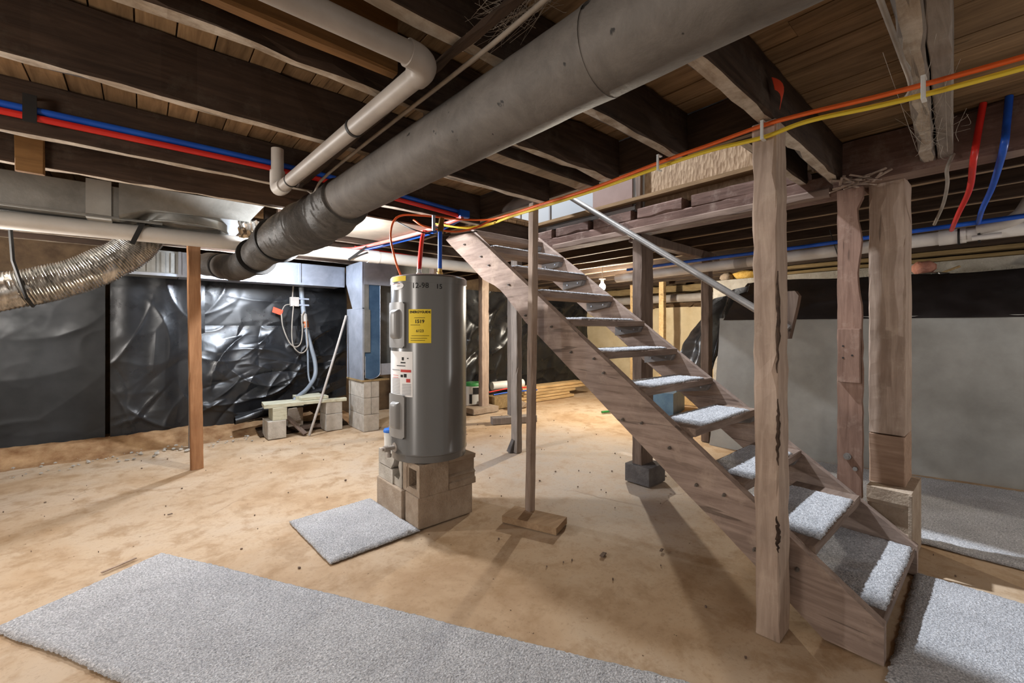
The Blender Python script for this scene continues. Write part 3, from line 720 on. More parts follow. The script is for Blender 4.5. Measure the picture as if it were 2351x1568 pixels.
bars([(-.70, -.44, .957, .016)], RLAB, 'red_print'); bars([(-.56, -.46, .895, .022), (-.9, -.76, .932, .003), (-.9, -.76, .918, .003)], RLAB, 'red_print')
bars([(-.70, -.64, .925, .016), (-.62, -.55, .925, .022), (-.70, -.58, 1.012, .008), (-.54, -.5, 1.04, .006), (-.67, -.62, 1.03, .02), (-.8, -.58, .993, .005)], INK, 'black_print')
bars([(-.93, -.72, .965 - .0, .006)] + [(-.93, -.72, .91 - .009 * i, .004) for i in range(11)] + [(-.66, -.44, .88 - .009 * i, .004) for i in range(8)], GLAB, 'grey_print')
tp = flat_label('top_sticker', -.94, -.56, 1.522, 1.553, YLAB, .0055)
mb = MB(); ac = ang(-.80)
mb.add([cyl(ac, 1.494, HR + .002)] + [cyl(ac + .052 * math.cos(t) / HR * 1.2, 1.494 + .024 * math.sin(t), HR + .002) for t in [2 * math.pi * i / 24 for i in range(24)]], [(0, 1 + i, 1 + (i + 1) % 24) for i in range(24)])
lg = mb.build('maker_badge', [WLAB], wh); lg['label'] = 'small white oval maker badge'
mb = cyltext('Richmond', .013, -.80, 1.493, .0003, .003); mb.build('print', [GLAB], lg)
N = 8; mb = MB(); a0, a1 = ang(-.9), ang(-.72)
mb.add([cyl(a0 + (a1 - a0) * i / N, 1.505 + .005 * math.sin(i / N * math.pi) + zz, HR + .003) for i in range(N + 1) for zz in (0, .003)], [(2 * i, 2 * i + 2, 2 * i + 3, 2 * i + 1) for i in range(N)]); mb.build('red_print', [RLAB], lg)
# handwriting in marker
mb = cyltext('12-98', .046, -.22, 1.490, .0004, .0015); t2 = cyltext('15', .042, .245, 1.486, .0004, .0015); mb.add(t2.v, t2.f)
t2 = cyltext('EMM', .022, -.1, 1.516, .0002, .0015); mb.add(t2.v, t2.f); mb.build('marker_writing', [INK], wh)['kind'] = 'stuff'
# drain valve
av = ang(-.86)
dv = MB(); c0 = Vector(cyl(av, .478, HR)); dn = Vector((math.cos(av), math.sin(av), 0))
dv.lathe([(.03, 0), (.03, .006), (.014, .008), (.014, .05), (.02, .052), (.02, .075), (.011, .077), (.011, .09)], c0 - dn * .002, 16, 0, tuple(dn))
q = c0 + dn * .04; dv.tube([q, q + Vector((0, 0, -.045))], .011, 12).tube([q + Vector((0, 0, -.035)), q + Vector((0, 0, -.055))], .015, 12)
dv.build('drain_valve', [PVCG], wh, 40)
# nipples on the lid
for k, (x, y) in enumerate(((1.395, 2.565), (1.487, 2.455))):
    MB().lathe([(.02, 0), (.02, .03), (.015, .034), (.015, .055)], (x, y, Z1 + .008), 14).build('nipple', [BRASS if k else PVC], wh, 40)

# block base under the heater
def cblock(x0, x1, y0, y1, z0, z1, label, mat=BLOCK, c=.006, grp='blocks under the water heater'):
    return tag(MB().cbox(x0, x1, y0, y1, z0, z1, c).build('concrete_block', [mat]), label, 'block', grp)
cblock(1.262, 1.665, 2.335, 2.505, 0, .193, 'long bottom course block at the near corner under the water heater')
cblock(1.240, 1.45, 2.514, 2.89, 0, .193, 'dark bottom course block directly behind the carpet mat')
cblock(1.456, 1.665, 2.514, 2.89, 0, .193, 'bottom course block at the hidden back corner under the water heater')
# hollow near block in the top course (core opens to the left)
hb = thing('concrete_block', (1.37, 2.44, .194), 'hollow top course block with a square core, under the water heater', 'block', 'blocks under the water heater')
mb = MB(); y0, y1, z0, z1 = 2.33, 2.545, .195, .391
o_ = [(y0, z0), (y1, z0), (y1, z1), (y0, z1)]; i_ = [(2.365, .235), (2.465, .235), (2.465, .352), (2.365, .352)]
vs = [(1.268, a, b) for a, b in o_] + [(1.268, a, b) for a, b in i_] + [(1.475, a, b) for a, b in o_] + [(1.44, a + .0, b) for a, b in i_]
fs = [(i, (i + 1) % 4, 4 + (i + 1) % 4, 4 + i) for i in range(4)] + [(4 + i, 4 + (i + 1) % 4, 12 + (i + 1) % 4, 12 + i) for i in range(4)] + [(12, 13, 14, 15), (8, 11, 10, 9)] + [(i, (i + 1) % 4, 8 + (i + 1) % 4, 8 + i) for i in range(4)]
mb.add(vs, fs); mb.build('block_body', [BLOCK], hb)
MB().box(1.264, 1.2678, 2.478, 2.484, .225, .37).box(1.264, 1.2678, 2.492, 2.497, .215, .35).build('face_rib', [BLOCK], hb)
rb = MB(); prof = [(0, .195), (0, .232), (.012, .24), (.012, .262), (0, .27), (.02, .285), (.02, .355), (.004, .365), (.004, .372), (0, .391)]
rb.prism([(2.332 + dy, z) for dy, z in prof] + [(2.53, .391), (2.53, .195)], lambda a, b, k: ((1.480, 1.690)[k], a, b))
tag(rb.build('concrete_block', [BLOCK]), 'ridged top course block facing the slim post, under the water heater', 'block', 'blocks under the water heater')
# broken block and two half-height bricks on the left
bb = MB(); pr = [(2.55, .195), (2.62, .195), (2.64, .235), (2.68, .25), (2.665, .30), (2.68, .35), (2.71, .391), (2.55, .391)]
bb.prism([(2.552, .195), (2.66, .195), (2.66, .25), (2.60, .235), (2.575, .27), (2.60, .33), (2.575, .391), (2.552, .391)], lambda a, b, k: ((1.262, 1.40)[k], a, b))
tag(bb.build('concrete_block', [BLOCKG]), 'broken top course block with a ragged hollow, under the water heater', 'block', 'blocks under the water heater')
b2 = MB(); b2.prism([(2.665, .195), (2.885, .195), (2.885, .288), (2.665, .288)], lambda a, b, k: ((1.252, 1.44)[k], a, b))
tag(b2.build('concrete_brick', [BLOCKG]), 'lower of two flat bricks stacked in the heater base below the tub', 'brick', 'flat bricks in the heater base below the tub')
b3 = MB(); b3.prism([(2.69, .294), (2.885, .294), (2.885, .391), (2.63, .391), (2.65, .34)], lambda a, b, k: ((1.252, 1.44)[k], a, b))
tag(b3.build('concrete_brick', [BLOCKG]), 'upper of two flat bricks, the white tub stands on it', 'brick', 'flat bricks in the heater base below the tub')
cblock(1.478, 1.67, 2.54, 2.885, .195, .391, 'top course block hidden at the back of the heater base')
# tub with blue lid
tb = thing('plastic_tub', (1.315, 2.835, .392), 'small white plastic tub with a blue lid on the heater blocks', 'tub')
MB().lathe([(.036, .392), (.040, .395), (.043, .50), (.0425, .505)], (1.315, 2.835, 0), 24).build('tub_body', [WPLS], tb, 40)
MB().lathe([(.047, .503), (.047, .517), (.043, .524), (.015, .53), (.012, .53), (.010, .542), (0, .543)], (1.315, 2.835, 0), 24).build('lid', [BPLS], tb, 40)

# ------------------------------------------------------------------ BIG DUCT overhead
AX = lambda y: (.844 - .035 * (y - 1.5), y, 1.919)
bd = thing('round_duct', AX(1.5), 'long grey wrapped round duct hanging across the ceiling', 'duct')
pts = [AX(y / 100) for y in range(-40, 262, 6)]
def corr(pts, r, n, depth, seed, jit=.05):
    mb = MB(); P = [Vector(p) for p in pts]; mb.tube(P, .1, n, rad=[r(i / (len(P) - 1)) if callable(r) else r for i in range(len(P))]); out = []
    for i, v in enumerate(mb.v):
        ring = i // n; c = P[min(ring, len(P) - 1)]; d_ = Vector(v) - c
        k = 1 + depth * (1 if ring % 2 else -1) * (.6 + .8 * abs(nz(ring * .4, (i % n) * .25, seed))) + jit * nz(v[0] * 7, v[1] * 7, v[2] * 7 + seed)
        out.append(tuple(c + d_ * k))
    mb.v = out; return mb
def ducttube(pts, r, n, jit, seed, wr=.0, fr=30):
    mb = MB(); P = [Vector(p) for p in pts]; rad = []
    mb.tube(P, r, n); 
    out = []
    for i, v in enumerate(mb.v):
        ring = i // n; c = P[min(ring, len(P) - 1)]; d_ = Vector(v) - c
        k = 1 + jit * nz(v[0] * 9, v[1] * 9, v[2] * 9 + seed) + wr * nz(ring * 1.37, seed, (i % n) * .12)
        out.append(tuple(c + d_ * k))
    mb.v = out; return mb
ducttube(pts, .110, 40, .02, 1).build('duct_body', [DUCT], bd, 60)
MB().tube([AX(.655), AX(.667)], .1125, 40).build('seam_band', [DUCT], bd, 60)
# crumpled end wrap
P2 = [(AX(2.3)[0], 2.30, 1.912), (.812, 2.45, 1.895), (.806, 2.6, 1.884), (.80, 2.7, 1.88), (.792, 2.80, 1.876)]
corr(spline(P2, 22), lambda t: .122 + .024 * min(1, t * 1.6), 48, .02, 3, .12).build('end_wrap', [DUCTB], bd, 60)
# black flexible duct to the trunk
fd = thing('flexible_duct', (.62, 3.7, 1.7), 'black flexible duct bending down to the metal trunk', 'duct')
P3 = [(.80, 2.70, 1.878), (.775, 2.95, 1.872), (.735, 3.25, 1.86), (.69, 3.55, 1.83), (.645, 3.85, 1.765), (.60, 4.2, 1.745), (.55, 4.6, 1.79), (.50, 5.0, 1.85), (.475, 5.3, 1.88)]
sp3 = spline(P3, 26)
corr(sp3, lambda t: .148 - .040 * min(1, max(0, (t - .24) / .26)), 44, .034, 5, .08).build('duct_body', [DUCTB], fd, 70)
for i in (60, 96, 158):
    a, b = Vector(sp3[i]), Vector(sp3[i + 1]); t = (b - a).normalized(); MB().tube([a, a + t * .022], (.158, .143, .117)[(60, 96, 158).index(i)], 36).build('clamp_strap', [BLACK], fd, 40)
# silver flexible duct on the left
sf = thing('flexible_duct', (-.4, 4.25, 1.5), 'silver foil flexible duct curving up to the joists by the black plastic', 'duct')
P4 = [(-1.5, 4.30, 1.36), (-1.1, 4.28, 1.40), (-.72, 4.26, 1.462), (-.48, 4.26, 1.54), (-.28, 4.26, 1.64), (-.1, 4.27, 1.78), (.0, 4.27, 1.92), (.04, 4.24, 2.02)]
corr(spline(P4, 30), .122, 40, .035, 9, .09).build('duct_body', [FOIL], sf, 70)
st_ = MB().tube([(-.655, 4.165, 2.05), (-.63, 4.135, 1.66), (-.57, 4.12, 1.42)], .011, 6).tube([(-.57, 4.12, 1.42), (-.56, 4.25, 1.378), (-.57, 4.38, 1.44)], .011, 6)
st_.build('hanger_strap', [BLACK], sf)
lt = MB()
for k in range(2):
    pass
# rectangular duct, upper left
rd = thing('rectangular_duct', (-.6, 3.72, 1.89), 'flat rectangular sheet metal duct with a round collar, boxed between the joists', 'duct')
MB().cbox(-2.5, -.12, 3.85, 4.40, 1.955, 2.165, .004).build('duct_body', [GALVD], rd)
mb = MB(); mb.prism([(-.12, 1.955), (.02, 2.02), (.60, 2.03), (.70, 2.165), (-.12, 2.165)], lambda a, b, k: (a, (3.72, 4.40)[k], b)); mb.build('tapered_boot', [GALVD], rd)
MB().lathe([(.265, 2.035), (.265, 1.975), (.272, 1.972), (.272, 1.966), (.255, 1.966), (.255, 2.03), (0, 2.03)], (.235, 4.02, 0), 48).build('round_collar', [GALVD], rd, 40)
MB().box(-.28, -.16, 3.838, 3.849, 1.965, 2.19).build('tape_patch', [PARGE], rd); MB().box(-.28, -.16, 3.838, 4.0, 1.943, 1.954).build('tape_patch', [PARGE], rd)
MB().cbox(-2.5, .1, 3.838, 3.849, 1.95, 1.964, .002).build('lower_hem', [GALVD], rd)
tag(MB().box(.92, 1.78, 2.98, 3.72, 2.026, 2.036).build('ceiling_panel', [PANEL]), 'pale tan panel nailed under the joists beyond the round duct', 'panel')
fl = MB().slab(14, 8, lambda u, v: (.53 + .14 * u + .01 * nz(u * 9, v * 9), 3.68 + .06 * v + .02 * nz(u * 7, v * 5, 3), 1.90 + .15 * v + .015 * nz(u * 12, v * 9, 1)), (0, -1, .1), .002).build('foil_patch', [FOIL], rd, 30)

# galvanised trunk along the back, plenum column
tr = thing('metal_trunk_duct', (1.0, 5.7, 1.77), 'long galvanised rectangular trunk duct along the back wall', 'duct')
MB().cbox(-.25, .28, 5.56, 5.95, 1.775, 2.02, .004).build('trunk_section', [GALVD], tr)
MB().cbox(.285, 1.42, 5.555, 5.95, 1.775, 2.02, .004).build('trunk_section', [GALV], tr)
MB().cbox(1.425, 1.96, 5.555, 5.95, 1.775, 2.02, .004).build('trunk_section', [GALV], tr)
MB().box(-.25, 1.95, 5.545, 5.56, 1.762, 1.788).build('lower_flange', [GALV], tr)
MB().box(1.41, 1.435, 5.548, 5.556, 1.78, 2.02).box(.27, .295, 5.548, 5.556, 1.78, 2.02).box(.86, .87, 5.55, 5.556, 1.78, 2.02).build('drive_cleat', [GALV], tr)
ef = MB()
for i in range(7):
    x = -.24 + i * .075; ef.box(x, x + .03, 5.551, 5.561, 1.80, 2.0)
ef.build('corrugation', [GALVD], tr)['kind'] = 'stuff'
pl = thing('furnace_plenum', (2.2, 5.25, .60), 'open bluish sheet metal furnace plenum behind the water heater', 'plenum')
MB().box(1.965, 1.985, 4.99, 5.50, .62, 1.48).build('side_panel', [GALV], pl)
mb = MB(); mb.prism([(4.99, 1.47), (5.30, 1.47), (5.52, 1.80), (5.52, 2.03), (4.99, 2.03)], lambda a, b, k: ((1.962, 1.987)[k], a, b)); mb.build('upper_side_panel', [GALV], pl)
MB().box(1.985, 2.40, 4.985, 5.0, 1.76, 2.04).box(1.985, 2.40, 4.985, 5.5, 2.03, 2.045).build('header_panel', [GALV], pl)
mb = MB(); mb.prism([(2.40, 1.80), (2.9, 1.72), (2.9, 2.04), (2.40, 2.04)], lambda a, b, k: (a, (4.99, 5.01)[k], b)); mb.build('header_panel', [GALVD], pl)
MB().box(1.985, 2.045, 4.995, 5.01, 1.22, 1.76).build('front_strip', [GALVD], pl)
MB().box(1.985, 2.06, 4.985, 5.0, .95, 1.46).build('front_strip', [GALVD], pl)
R_ = .12; poly = [(2.195, 1.80), (2.045, 1.80), (2.01, .90), (2.01, .64)] + [(2.075 + R_ * math.cos(t), .70 + .075 * math.sin(t) - 0.0) for t in [math.radians(-95 + 95 * i / 8) for i in range(9)]] + [(2.195, .9)]
mb = MB(); mb.prism(poly, lambda a, b, k: (a, (5.02, 5.028)[k], b)); cf = mb.build('curved_flap', [BLUE_D], pl); cf['label'] = 'dark blue lacquered inner flap with a rounded foot'
e = MB(); pp = [(a, 5.016, b) for a, b in poly]; e.tube(pp[2:] + [pp[0]], .004, 6); e.build('flap_edge', [GALV], cf)
MB().box(2.05, 2.9, 5.44, 5.455, .72, 2.03).build('back_panel', [GALVD], pl)
MB().box(2.05, 2.9, 5.10, 5.44, .70, .72).box(2.2, 2.9, 5.06, 5.075, .66, .80).build('bottom_pan', [GALV], pl)
MB().box(2.9, 2.915, 5.0, 5.46, .66, 2.04).build('side_panel', [GALVD], pl)
# block pier under the plenum
for k, (y0, y1, z0, z1, lab) in enumerate(((5.0, 5.24, 0, .2, 'front bottom'), (5.245, 5.49, 0, .2, 'rear bottom'), (5.0, 5.49, .204, .40, 'middle'), (5.0, 5.24, .404, .60, 'front top'), (5.245, 5.49, .404, .60, 'rear top'))):
    for (xa, xb, s) in (((1.985, 2.075, 'outer'), (2.079, 2.175, 'inner')) if k in (2, 3) else ((1.985, 2.175, ''),)):
        cblock(xa, xb, y0, y1, z0, z1, f'{lab} {s} block of the pier under the sheet metal plenum'.replace('  ', ' '), BLOCKG, .004, 'blocks of the plenum pier')
tag(MB().box(1.96, 2.3, 4.985, 5.5, .602, .62).build('pier_cap_board', [SILL]), 'thin wooden board between the block pier and the plenum', 'board')

# ------------------------------------------------------------------ PIPES
# long white drain pipe across the back left
wp = thing('drain_pipe', (.6, 4.0, 1.85), 'long white plastic drain pipe strapped along behind the water heater', 'pipe')
MB().tube([(-2.5, 4.0, 1.865), (1.72, 4.0, 1.925)], .0565, 28).build('pipe_length', [PVC], wp, 40)
MB().tube([(1.73, 4.0, 1.925), (3.2, 4.0, 1.935)], .0565, 28).build('pipe_length', [PVC], wp, 40)
MB().tube([(1.62, 4.0, 1.924), (1.73, 4.0, 1.925)], .061, 28).build('coupling', [PVC], wp, 40)
def strap(pts, wd, parent, nm='hanger_strap'):
    mb = MB()
    for a, b in zip(pts, pts[1:]): mb.timber(a, b, wd, .003, side=(0, -1, .2), jit=0, ch=.0004, step=1)
    return mb.build(nm, [BLACK], parent)
strap([(.02, 3.935, 2.03), (-.06, 3.935, 1.81)], .028, wp); strap([(-.2, 4.06, 2.06), (-.1, 4.06, 1.86)], .02, wp)
strap([(1.66, 3.935, 2.06), (1.42, 3.935, 1.86)], .02, wp); strap([(1.42, 3.93, 1.865), (1.60, 3.935, 1.95)], .012, wp)
strap([(-.95, 3.935, 2.06), (-.8, 3.935, 1.7)], .02, wp)
# upper PVC waste pipe with elbow
up = thing('waste_pipe', (.6, 1.4, 1.95), 'dusty plastic waste pipe with an elbow under the near joists', 'pipe')
MB().tube([(-1.6, 1.08, 1.985), (.555, 1.08, 1.985)], .031, 24).build('pipe_length', [PVCG], up, 40)
el = [(.55, 1.08, 1.985), (.585, 1.084, 1.985), (.612, 1.10, 1.985), (.624, 1.13, 1.985), (.624, 1.165, 1.985)]
MB().tube(spline(el, 6), .037, 24).build('elbow', [PVCG], up, 40)
MB().tube([(.624, 1.16, 1.985), (.556, 2.52, 1.975)], .031, 24).build('pipe_length', [PVCG], up, 40)
MB().tube(spline([(.558, 2.47, 1.975), (.555, 2.53, 1.975), (.55, 2.57, 1.985), (.55, 2.585, 2.02), (.55, 2.585, 2.08)], 6), .037, 24).build('elbow', [PVC], up, 40)
MB().tube([(.55, 2.585, 2.06), (.55, 2.585, 2.2)], .031, 20).build('pipe_length', [PVC], up, 40)
MB().tube([(.602, 1.60, 1.982), (.6015, 1.615, 1.982)], .034, 24).build('strap_ring', [BLACK], up, 40)
MB().tube([(.565, 2.36, 1.976), (.5645, 2.37, 1.976)], .034, 24).build('strap_ring', [BLACK], up, 40)
pm = MB(); rp = .0315
text_mesh(pm, 'PVC  2 IN.  SCH 40  ASTM D2665  DWV  PIPE  NSF  480 PSI', .016, lambda x, y: (.02 - x, 1.08 - rp * math.cos((y) / rp - .9), 1.985 + rp * math.sin((y) / rp - .9)), 0)
pm.build('pipe_print', [GLAB], up)['kind'] = 'stuff'
# right-hand white drain
rp_ = thing('drain_pipe', (4.5, .9, 1.84), 'white plastic drain pipe with a rising branch above the low grey wall', 'pipe')
MB().tube([(4.5, -1.2, 1.92), (4.5, 1.66, 1.887)], .05, 24).build('pipe_length', [PVC], rp_, 40)
MB().tube([(4.5, 1.66, 1.887), (4.5, 1.78, 1.885)], .0505, 24).build('grey_band', [PVCG], rp_, 40)
MB().tube([(4.5, 1.78, 1.885), (4.5, 3.2, 1.865)], .05, 24).build('pipe_length', [PVC], rp_, 40)
MB().tube([(4.5, .19, 1.905), (4.5, .33, 1.903)], .057, 24).build('coupling', [PVC], rp_, 40)
MB().tube(spline([(4.47, .14, 1.93), (4.47, .02, 1.945), (4.47, -.05, 1.98), (4.47, -.10, 2.06), (4.47, -.16, 2.24)], 8), .045, 20).build('branch', [PVCG], rp_, 40)
MB().tube([(4.448, .02, 1.87), (4.448, .16, 1.868)], .018, 14).build('cleanout_stub', [PVC], rp_, 40)
for y in (.22, .12, .92): MB().tube([(4.5, y, 1.90), (4.5, y + .012, 1.90)], .061, 20).build('strap_ring', [BLACK], rp_, 40)
strap([(4.44, .93, 1.84), (4.43, .985, 2.07)], .02, rp_); strap([(4.44, .92, 1.84), (4.43, .86, 1.95)], .012, rp_)

# tubing along the joist side (upper left)
def run(name, pts, r, mat, label, cat='tube', n=10, sm=8, group=None):
    return tag(MB().tube(spline(pts, sm) if sm > 1 else pts, r, n).build(name, [mat], smooth=60), label, cat, group)
run('water_tube', [(-2.5, 2.648, 2.13), (-1, 2.648, 2.128), (.5, 2.648, 2.14), (1.2, 2.645, 2.12), (1.80, 2.64, 2.088)], .015, BLU, 'blue water tube clipped along the joist above the red one', 'tube', 12, 10)
run('water_tube', [(-2.5, 2.645, 2.099), (-1, 2.645, 2.097), (.5, 2.645, 2.109), (1.2, 2.642, 2.089), (1.78, 2.635, 2.057)], .0145, RED, 'red water tube clipped along the joist under the blue one', 'tube', 12, 10)
tag(MB().box(-.375, -.335, 2.626, 2.632, 2.075, 2.19).box(-.37, -.34, 2.628, 2.672, 2.185, 2.19).build('pipe_clip', [BLACK]), 'black strap clip holding the red and blue tubes to the joist', 'clip')
run('water_tube', [(1.765, 2.60, 2.04), (1.70, 3.1, 2.008), (1.62, 3.7, 2.005), (1.575, 4.18, 2.02), (1.50, 4.34, 2.03)], .0155, PINK, 'pale red water tube crossing above the heater toward the back', 'tube')
run('water_tube', [(1.81, 2.64, 2.06), (1.775, 3.0, 2.01), (1.71, 3.6, 2.005), (1.68, 4.2, 2.02)], .0145, BLU, 'blue water tube crossing above the heater beside the pale red one', 'tube')
run('water_tube', [(1.60, 4.26, 2.045), (2.2, 4.24, 2.02), (3.0, 4.22, 2.0)], .015, RED, 'red water tube strung over the white drain pipe behind the heater', 'tube')
run('water_tube', [(1.72, 4.36, 2.055), (2.3, 4.36, 2.035), (3.2, 4.36, 2.015)], .017, BLU, 'blue water tube strung over the white drain pipe behind the heater', 'tube')
tag(MB().cbox(1.745, 1.83, 2.595, 2.665, 2.045, 2.10, .008).build('tube_fitting', [BLU]), 'blue corner fitting where the joist tubes turn', 'fitting')
run('water_tube', [(1.395, 2.565, 1.62), (1.43, 2.62, 1.70), (1.55, 2.81, 1.88), (1.69, 3.03, 2.0)], .0155, RED, 'red riser tube on top of the water heater', 'tube')
rz = run('water_tube', [(1.487, 2.455, 1.62), (1.489, 2.457, 1.76), (1.50, 2.47, 1.88), (1.53, 2.50, 1.95)], .0145, BLU, 'blue riser tube on top of the water heater', 'tube')
bv = thing('ball_valve', (1.502, 2.472, 1.87), 'brass shut-off valve joined to the blue riser over the heater', 'valve')
MB().tube([(1.499, 2.468, 1.868), (1.515, 2.487, 1.92)], .021, 14).tube([(1.515, 2.487, 1.92), (1.53, 2.50, 1.97)], .018, 12).build('valve_body', [BRASS], bv, 40)
MB().cbox(1.455, 1.475, 2.49, 2.505, 1.88, 1.985, .003).box(1.465, 1.50, 2.485, 2.50, 1.90, 1.912).build('lever', [GALV], bv)
# cables along the header
CB = 'electric cables along the header'
def cab(dx, dz, mat, lab, tail):
    zz = (1.93, 1.965, 1.990, 2.017, 2.027, 2.022, 2.019, 2.008, 2.018, 2.015) if dz > 0 else (1.905, 1.945, 1.966, 1.996, 1.988, 2.005, 2.005, 2.0, 2.008, 2.005)
    yy = (-1.3, -.4, .17, .47, .63, .84, 1.08, 1.5, 1.95, 2.25); xx = (1.865, 1.865, 1.865, 1.862, 1.862, 1.868, 1.875, 1.90, 1.925, 1.92)
    P = [(a + dx * .5, b, c + (dz if abs(dz) < .012 else (.006 if dz > 0 else -.006))) for a, b, c in zip(xx, yy, zz)] + tail
    run('electric_cable', P, .0068, mat, lab, 'cable', 8, 8, CB)
cab(0, .006, ORG, 'upper orange cable strung along the header toward the heater lid', [(1.90, 2.45, 2.02), (1.75, 2.60, 2.025), (1.50, 2.70, 2.028), (1.33, 2.74, 2.0), (1.25, 2.69, 1.86), (1.26, 2.64, 1.68), (1.29, 2.615, 1.572)])
cab(-.010, .0001, ORG, 'lower orange cable strung along the header to the bundle by the stairs', [(1.90, 2.42, 2.01), (1.80, 2.50, 1.95), (1.68, 2.60, 1.925), (1.5, 2.68, 1.95), (1.45, 2.75, 2.0)])
cab(.006, -.001, YEL, 'upper yellow cable strung along the header', [(1.93, 2.46, 2.0), (1.86, 2.58, 1.985), (1.76, 2.7, 1.99), (1.68, 2.85, 2.03)])
cab(-.008, -.008, YEL, 'lower yellow cable strung along the header', [(1.92, 2.44, 1.99), (1.85, 2.55, 1.97), (1.77, 2.66, 1.98), (1.7, 2.8, 2.02)])
run('electric_cable', [(1.9, 2.6, 1.96), (1.7, 2.75, 1.925), (1.5, 2.8, 1.94), (1.42, 2.95, 2.02)], .005, BLACK, 'thin black cable looping behind the heater risers', 'cable', 6)
for (y, z, lab) in ((.17, 1.985, 'white staple clip where the cables cross the near double joist'), (.63, 2.015, 'white staple clip holding the cables on top of the cracked post'), (1.08, 2.02, 'white staple clip holding the cables beside the strand board')):
    tag(MB().cbox(1.842, 1.848, y - .006, y + .006, z - .04, z + .026, .002).cbox(1.842, 1.876, y - .006, y + .006, z - .044, z - .039, .001).cbox(1.842, 1.876, y - .006, y + .006, z + .025, z + .031, .001).build('cable_clip', [WPLS]), lab, 'clip', 'cable clips')
# right-hand red and blue drops
run('water_tube', [(2.925, .07, 2.262), (2.905, .085, 2.13), (2.90, .10, 2.0), (3.35, .13, 1.97), (3.9, .2, 1.95), (4.42, .26, 1.94)], .013, RED, 'red water tube dropping from the planks past the girder end', 'tube')
run('water_tube', [(2.925, -.008, 2.262), (2.905, .0, 2.13), (2.90, .01, 2.02), (3.5, .05, 2.0), (4.0, .1, 1.98), (4.42, .13, 1.965)], .0135, BLU, 'blue water tube dropping from the planks past the girder end', 'tube')
run('water_tube', [(4.42, -1.2, 1.99), (4.42, .1, 1.972), (4.42, .6, 1.965), (4.43, 1.3, 1.955), (4.43, 2.0, 1.955), (4.43, 3.0, 1.945)], .0165, BLU, 'long blue water tube lying over the drain pipe above the low grey wall', 'tube')
run('electric_cable', [(2.93, .165, 2.06), (2.915, .175, 2.03), (2.90, .186, 1.98), (2.99, .19, 1.935), (3.14, .215, 1.87), (3.3, .26, 1.80)], .0075, GREYC, 'old grey cable end dangling beside the thick post', 'cable', 8)
run('electric_cable', [(1.3, .205, 2.04), (1.7, .205, 2.035), (1.95, .21, 2.035), (2.02, .24, 2.02)], .007, GREYC, 'old cobwebbed cable stapled under the near double joist', 'cable', 8)
# old batten with a cable under the joists beside the duct
tag(MB().timber((.70, -.2, 2.028), (.66, 2.6, 2.026), .03, .016, jit=.004, ch=.002, seed=81, step=.06, chip=.3).build('batten', [JYS]), 'dusty rough batten under the joists between duct and waste pipe', 'batten')
run('electric_cable', [(.735, .0, 2.0), (.73, .6, 2.012), (.725, .95, 2.004), (.715, 1.5, 2.006), (.70, 2.0, 2.0), (.69, 2.3, 1.985), (.69, 2.42, 1.95), (.67, 2.46, 1.97)], .007, GREYC, 'cobwebbed old cable along the dusty batten', 'cable', 8)

def cobweb(name, c, n, spread, label, seed):
    rr = random.Random(seed); mb = MB()
    for i in range(n):
        a = Vector((c[0] + rr.gauss(0, spread[0]), c[1] + rr.gauss(0, spread[1]), c[2] + rr.uniform(0, spread[2])))
        b = Vector((c[0] + rr.gauss(0, spread[0] * .7), c[1] + rr.gauss(0, spread[1] * .7), c[2] - rr.uniform(0, spread[2])))
        m = (a + b) / 2 + Vector((rr.uniform(-.02, .02), rr.uniform(-.02, .02), -rr.uniform(0, .02)))
        mb.tube(spline([a, m, b], 4), rr.uniform(.0003, .0008), 4, False)
    o = mb.build(name, [WEB]); o['kind'] = 'stuff'; return tag(o, label, 'cobweb')
cobweb('cobweb', (.74, .80, 2.07), 130, (.05, .13, .05), 'tangled grey cobweb hanging over the cable near the big duct', 4)
cobweb('cobweb', (2.35, .19, 2.03), 40, (.3, .05, .03), 'thin cobweb strands under the near double joist', 5)

# orange plastic scraps
def scrap(pts, label, seed):
    mb = MB().slab(6, 3, lambda u, v: Vector(pts[0]).lerp(Vector(pts[1]), u) + Vector((0, 0, -1)) * (v * pts[2]) + Vector((.02 * math.sin(u * 3), -.012 * math.sin(u * 3 + v), .01 * math.sin(u * 4))), (0, 1, 0), .002)
    return tag(mb.build('plastic_scrap', [REDP], smooth=50), label, 'scrap')
scrap(((1.78, .575, 2.165), (1.86, .565, 2.13), .05), 'torn red plastic scrap stuck on the joist above the cracked post', 1)
scrap(((1.78, .02, 2.25), (1.87, .0, 2.235), .03), 'curled orange plastic scrap under the planks beside the double joist', 2)

# ------------------------------------------------------------------ PLASTIC SHEETS
def sheet(name, fn, nu, nv, mat, label, nrm=(0, -1, 0), th=.002):
    return tag(MB().slab(nu, nv, fn, nrm, th).build(name, [mat], smooth=65), label, 'plastic sheet')
def wrinkle(x, z, seed, amp=.02, s=2.0):
    a = crease(x * .8 + z * .35, z * 1.5 - x * .4, s, seed) ** 6 * amp
    b = crease(x * .5 - z, z * .5 + x, s * 2.2, seed + 3) ** 8 * amp * .6
    return a + b + nz(x * 1.1, z * 1.1, seed) * amp * 1.6
def make_creases(seed, n, x0, x1, z0, z1, amp, wd, tilt=.6):
    rr = random.Random(seed); C = []
    for _ in range(n):
        cx_, cz_ = rr.uniform(x0, x1), rr.uniform(z0, z1); th = rr.gauss(tilt, .55); L_ = rr.uniform(.12, .42)
        C.append((cx_, cz_, math.cos(th), math.sin(th), L_, rr.uniform(.35, 1) * amp * rr.choice((1, 1, -.6)), rr.uniform(.6, 1.5) * wd, rr.uniform(-1.2, 1.2)))
    return C
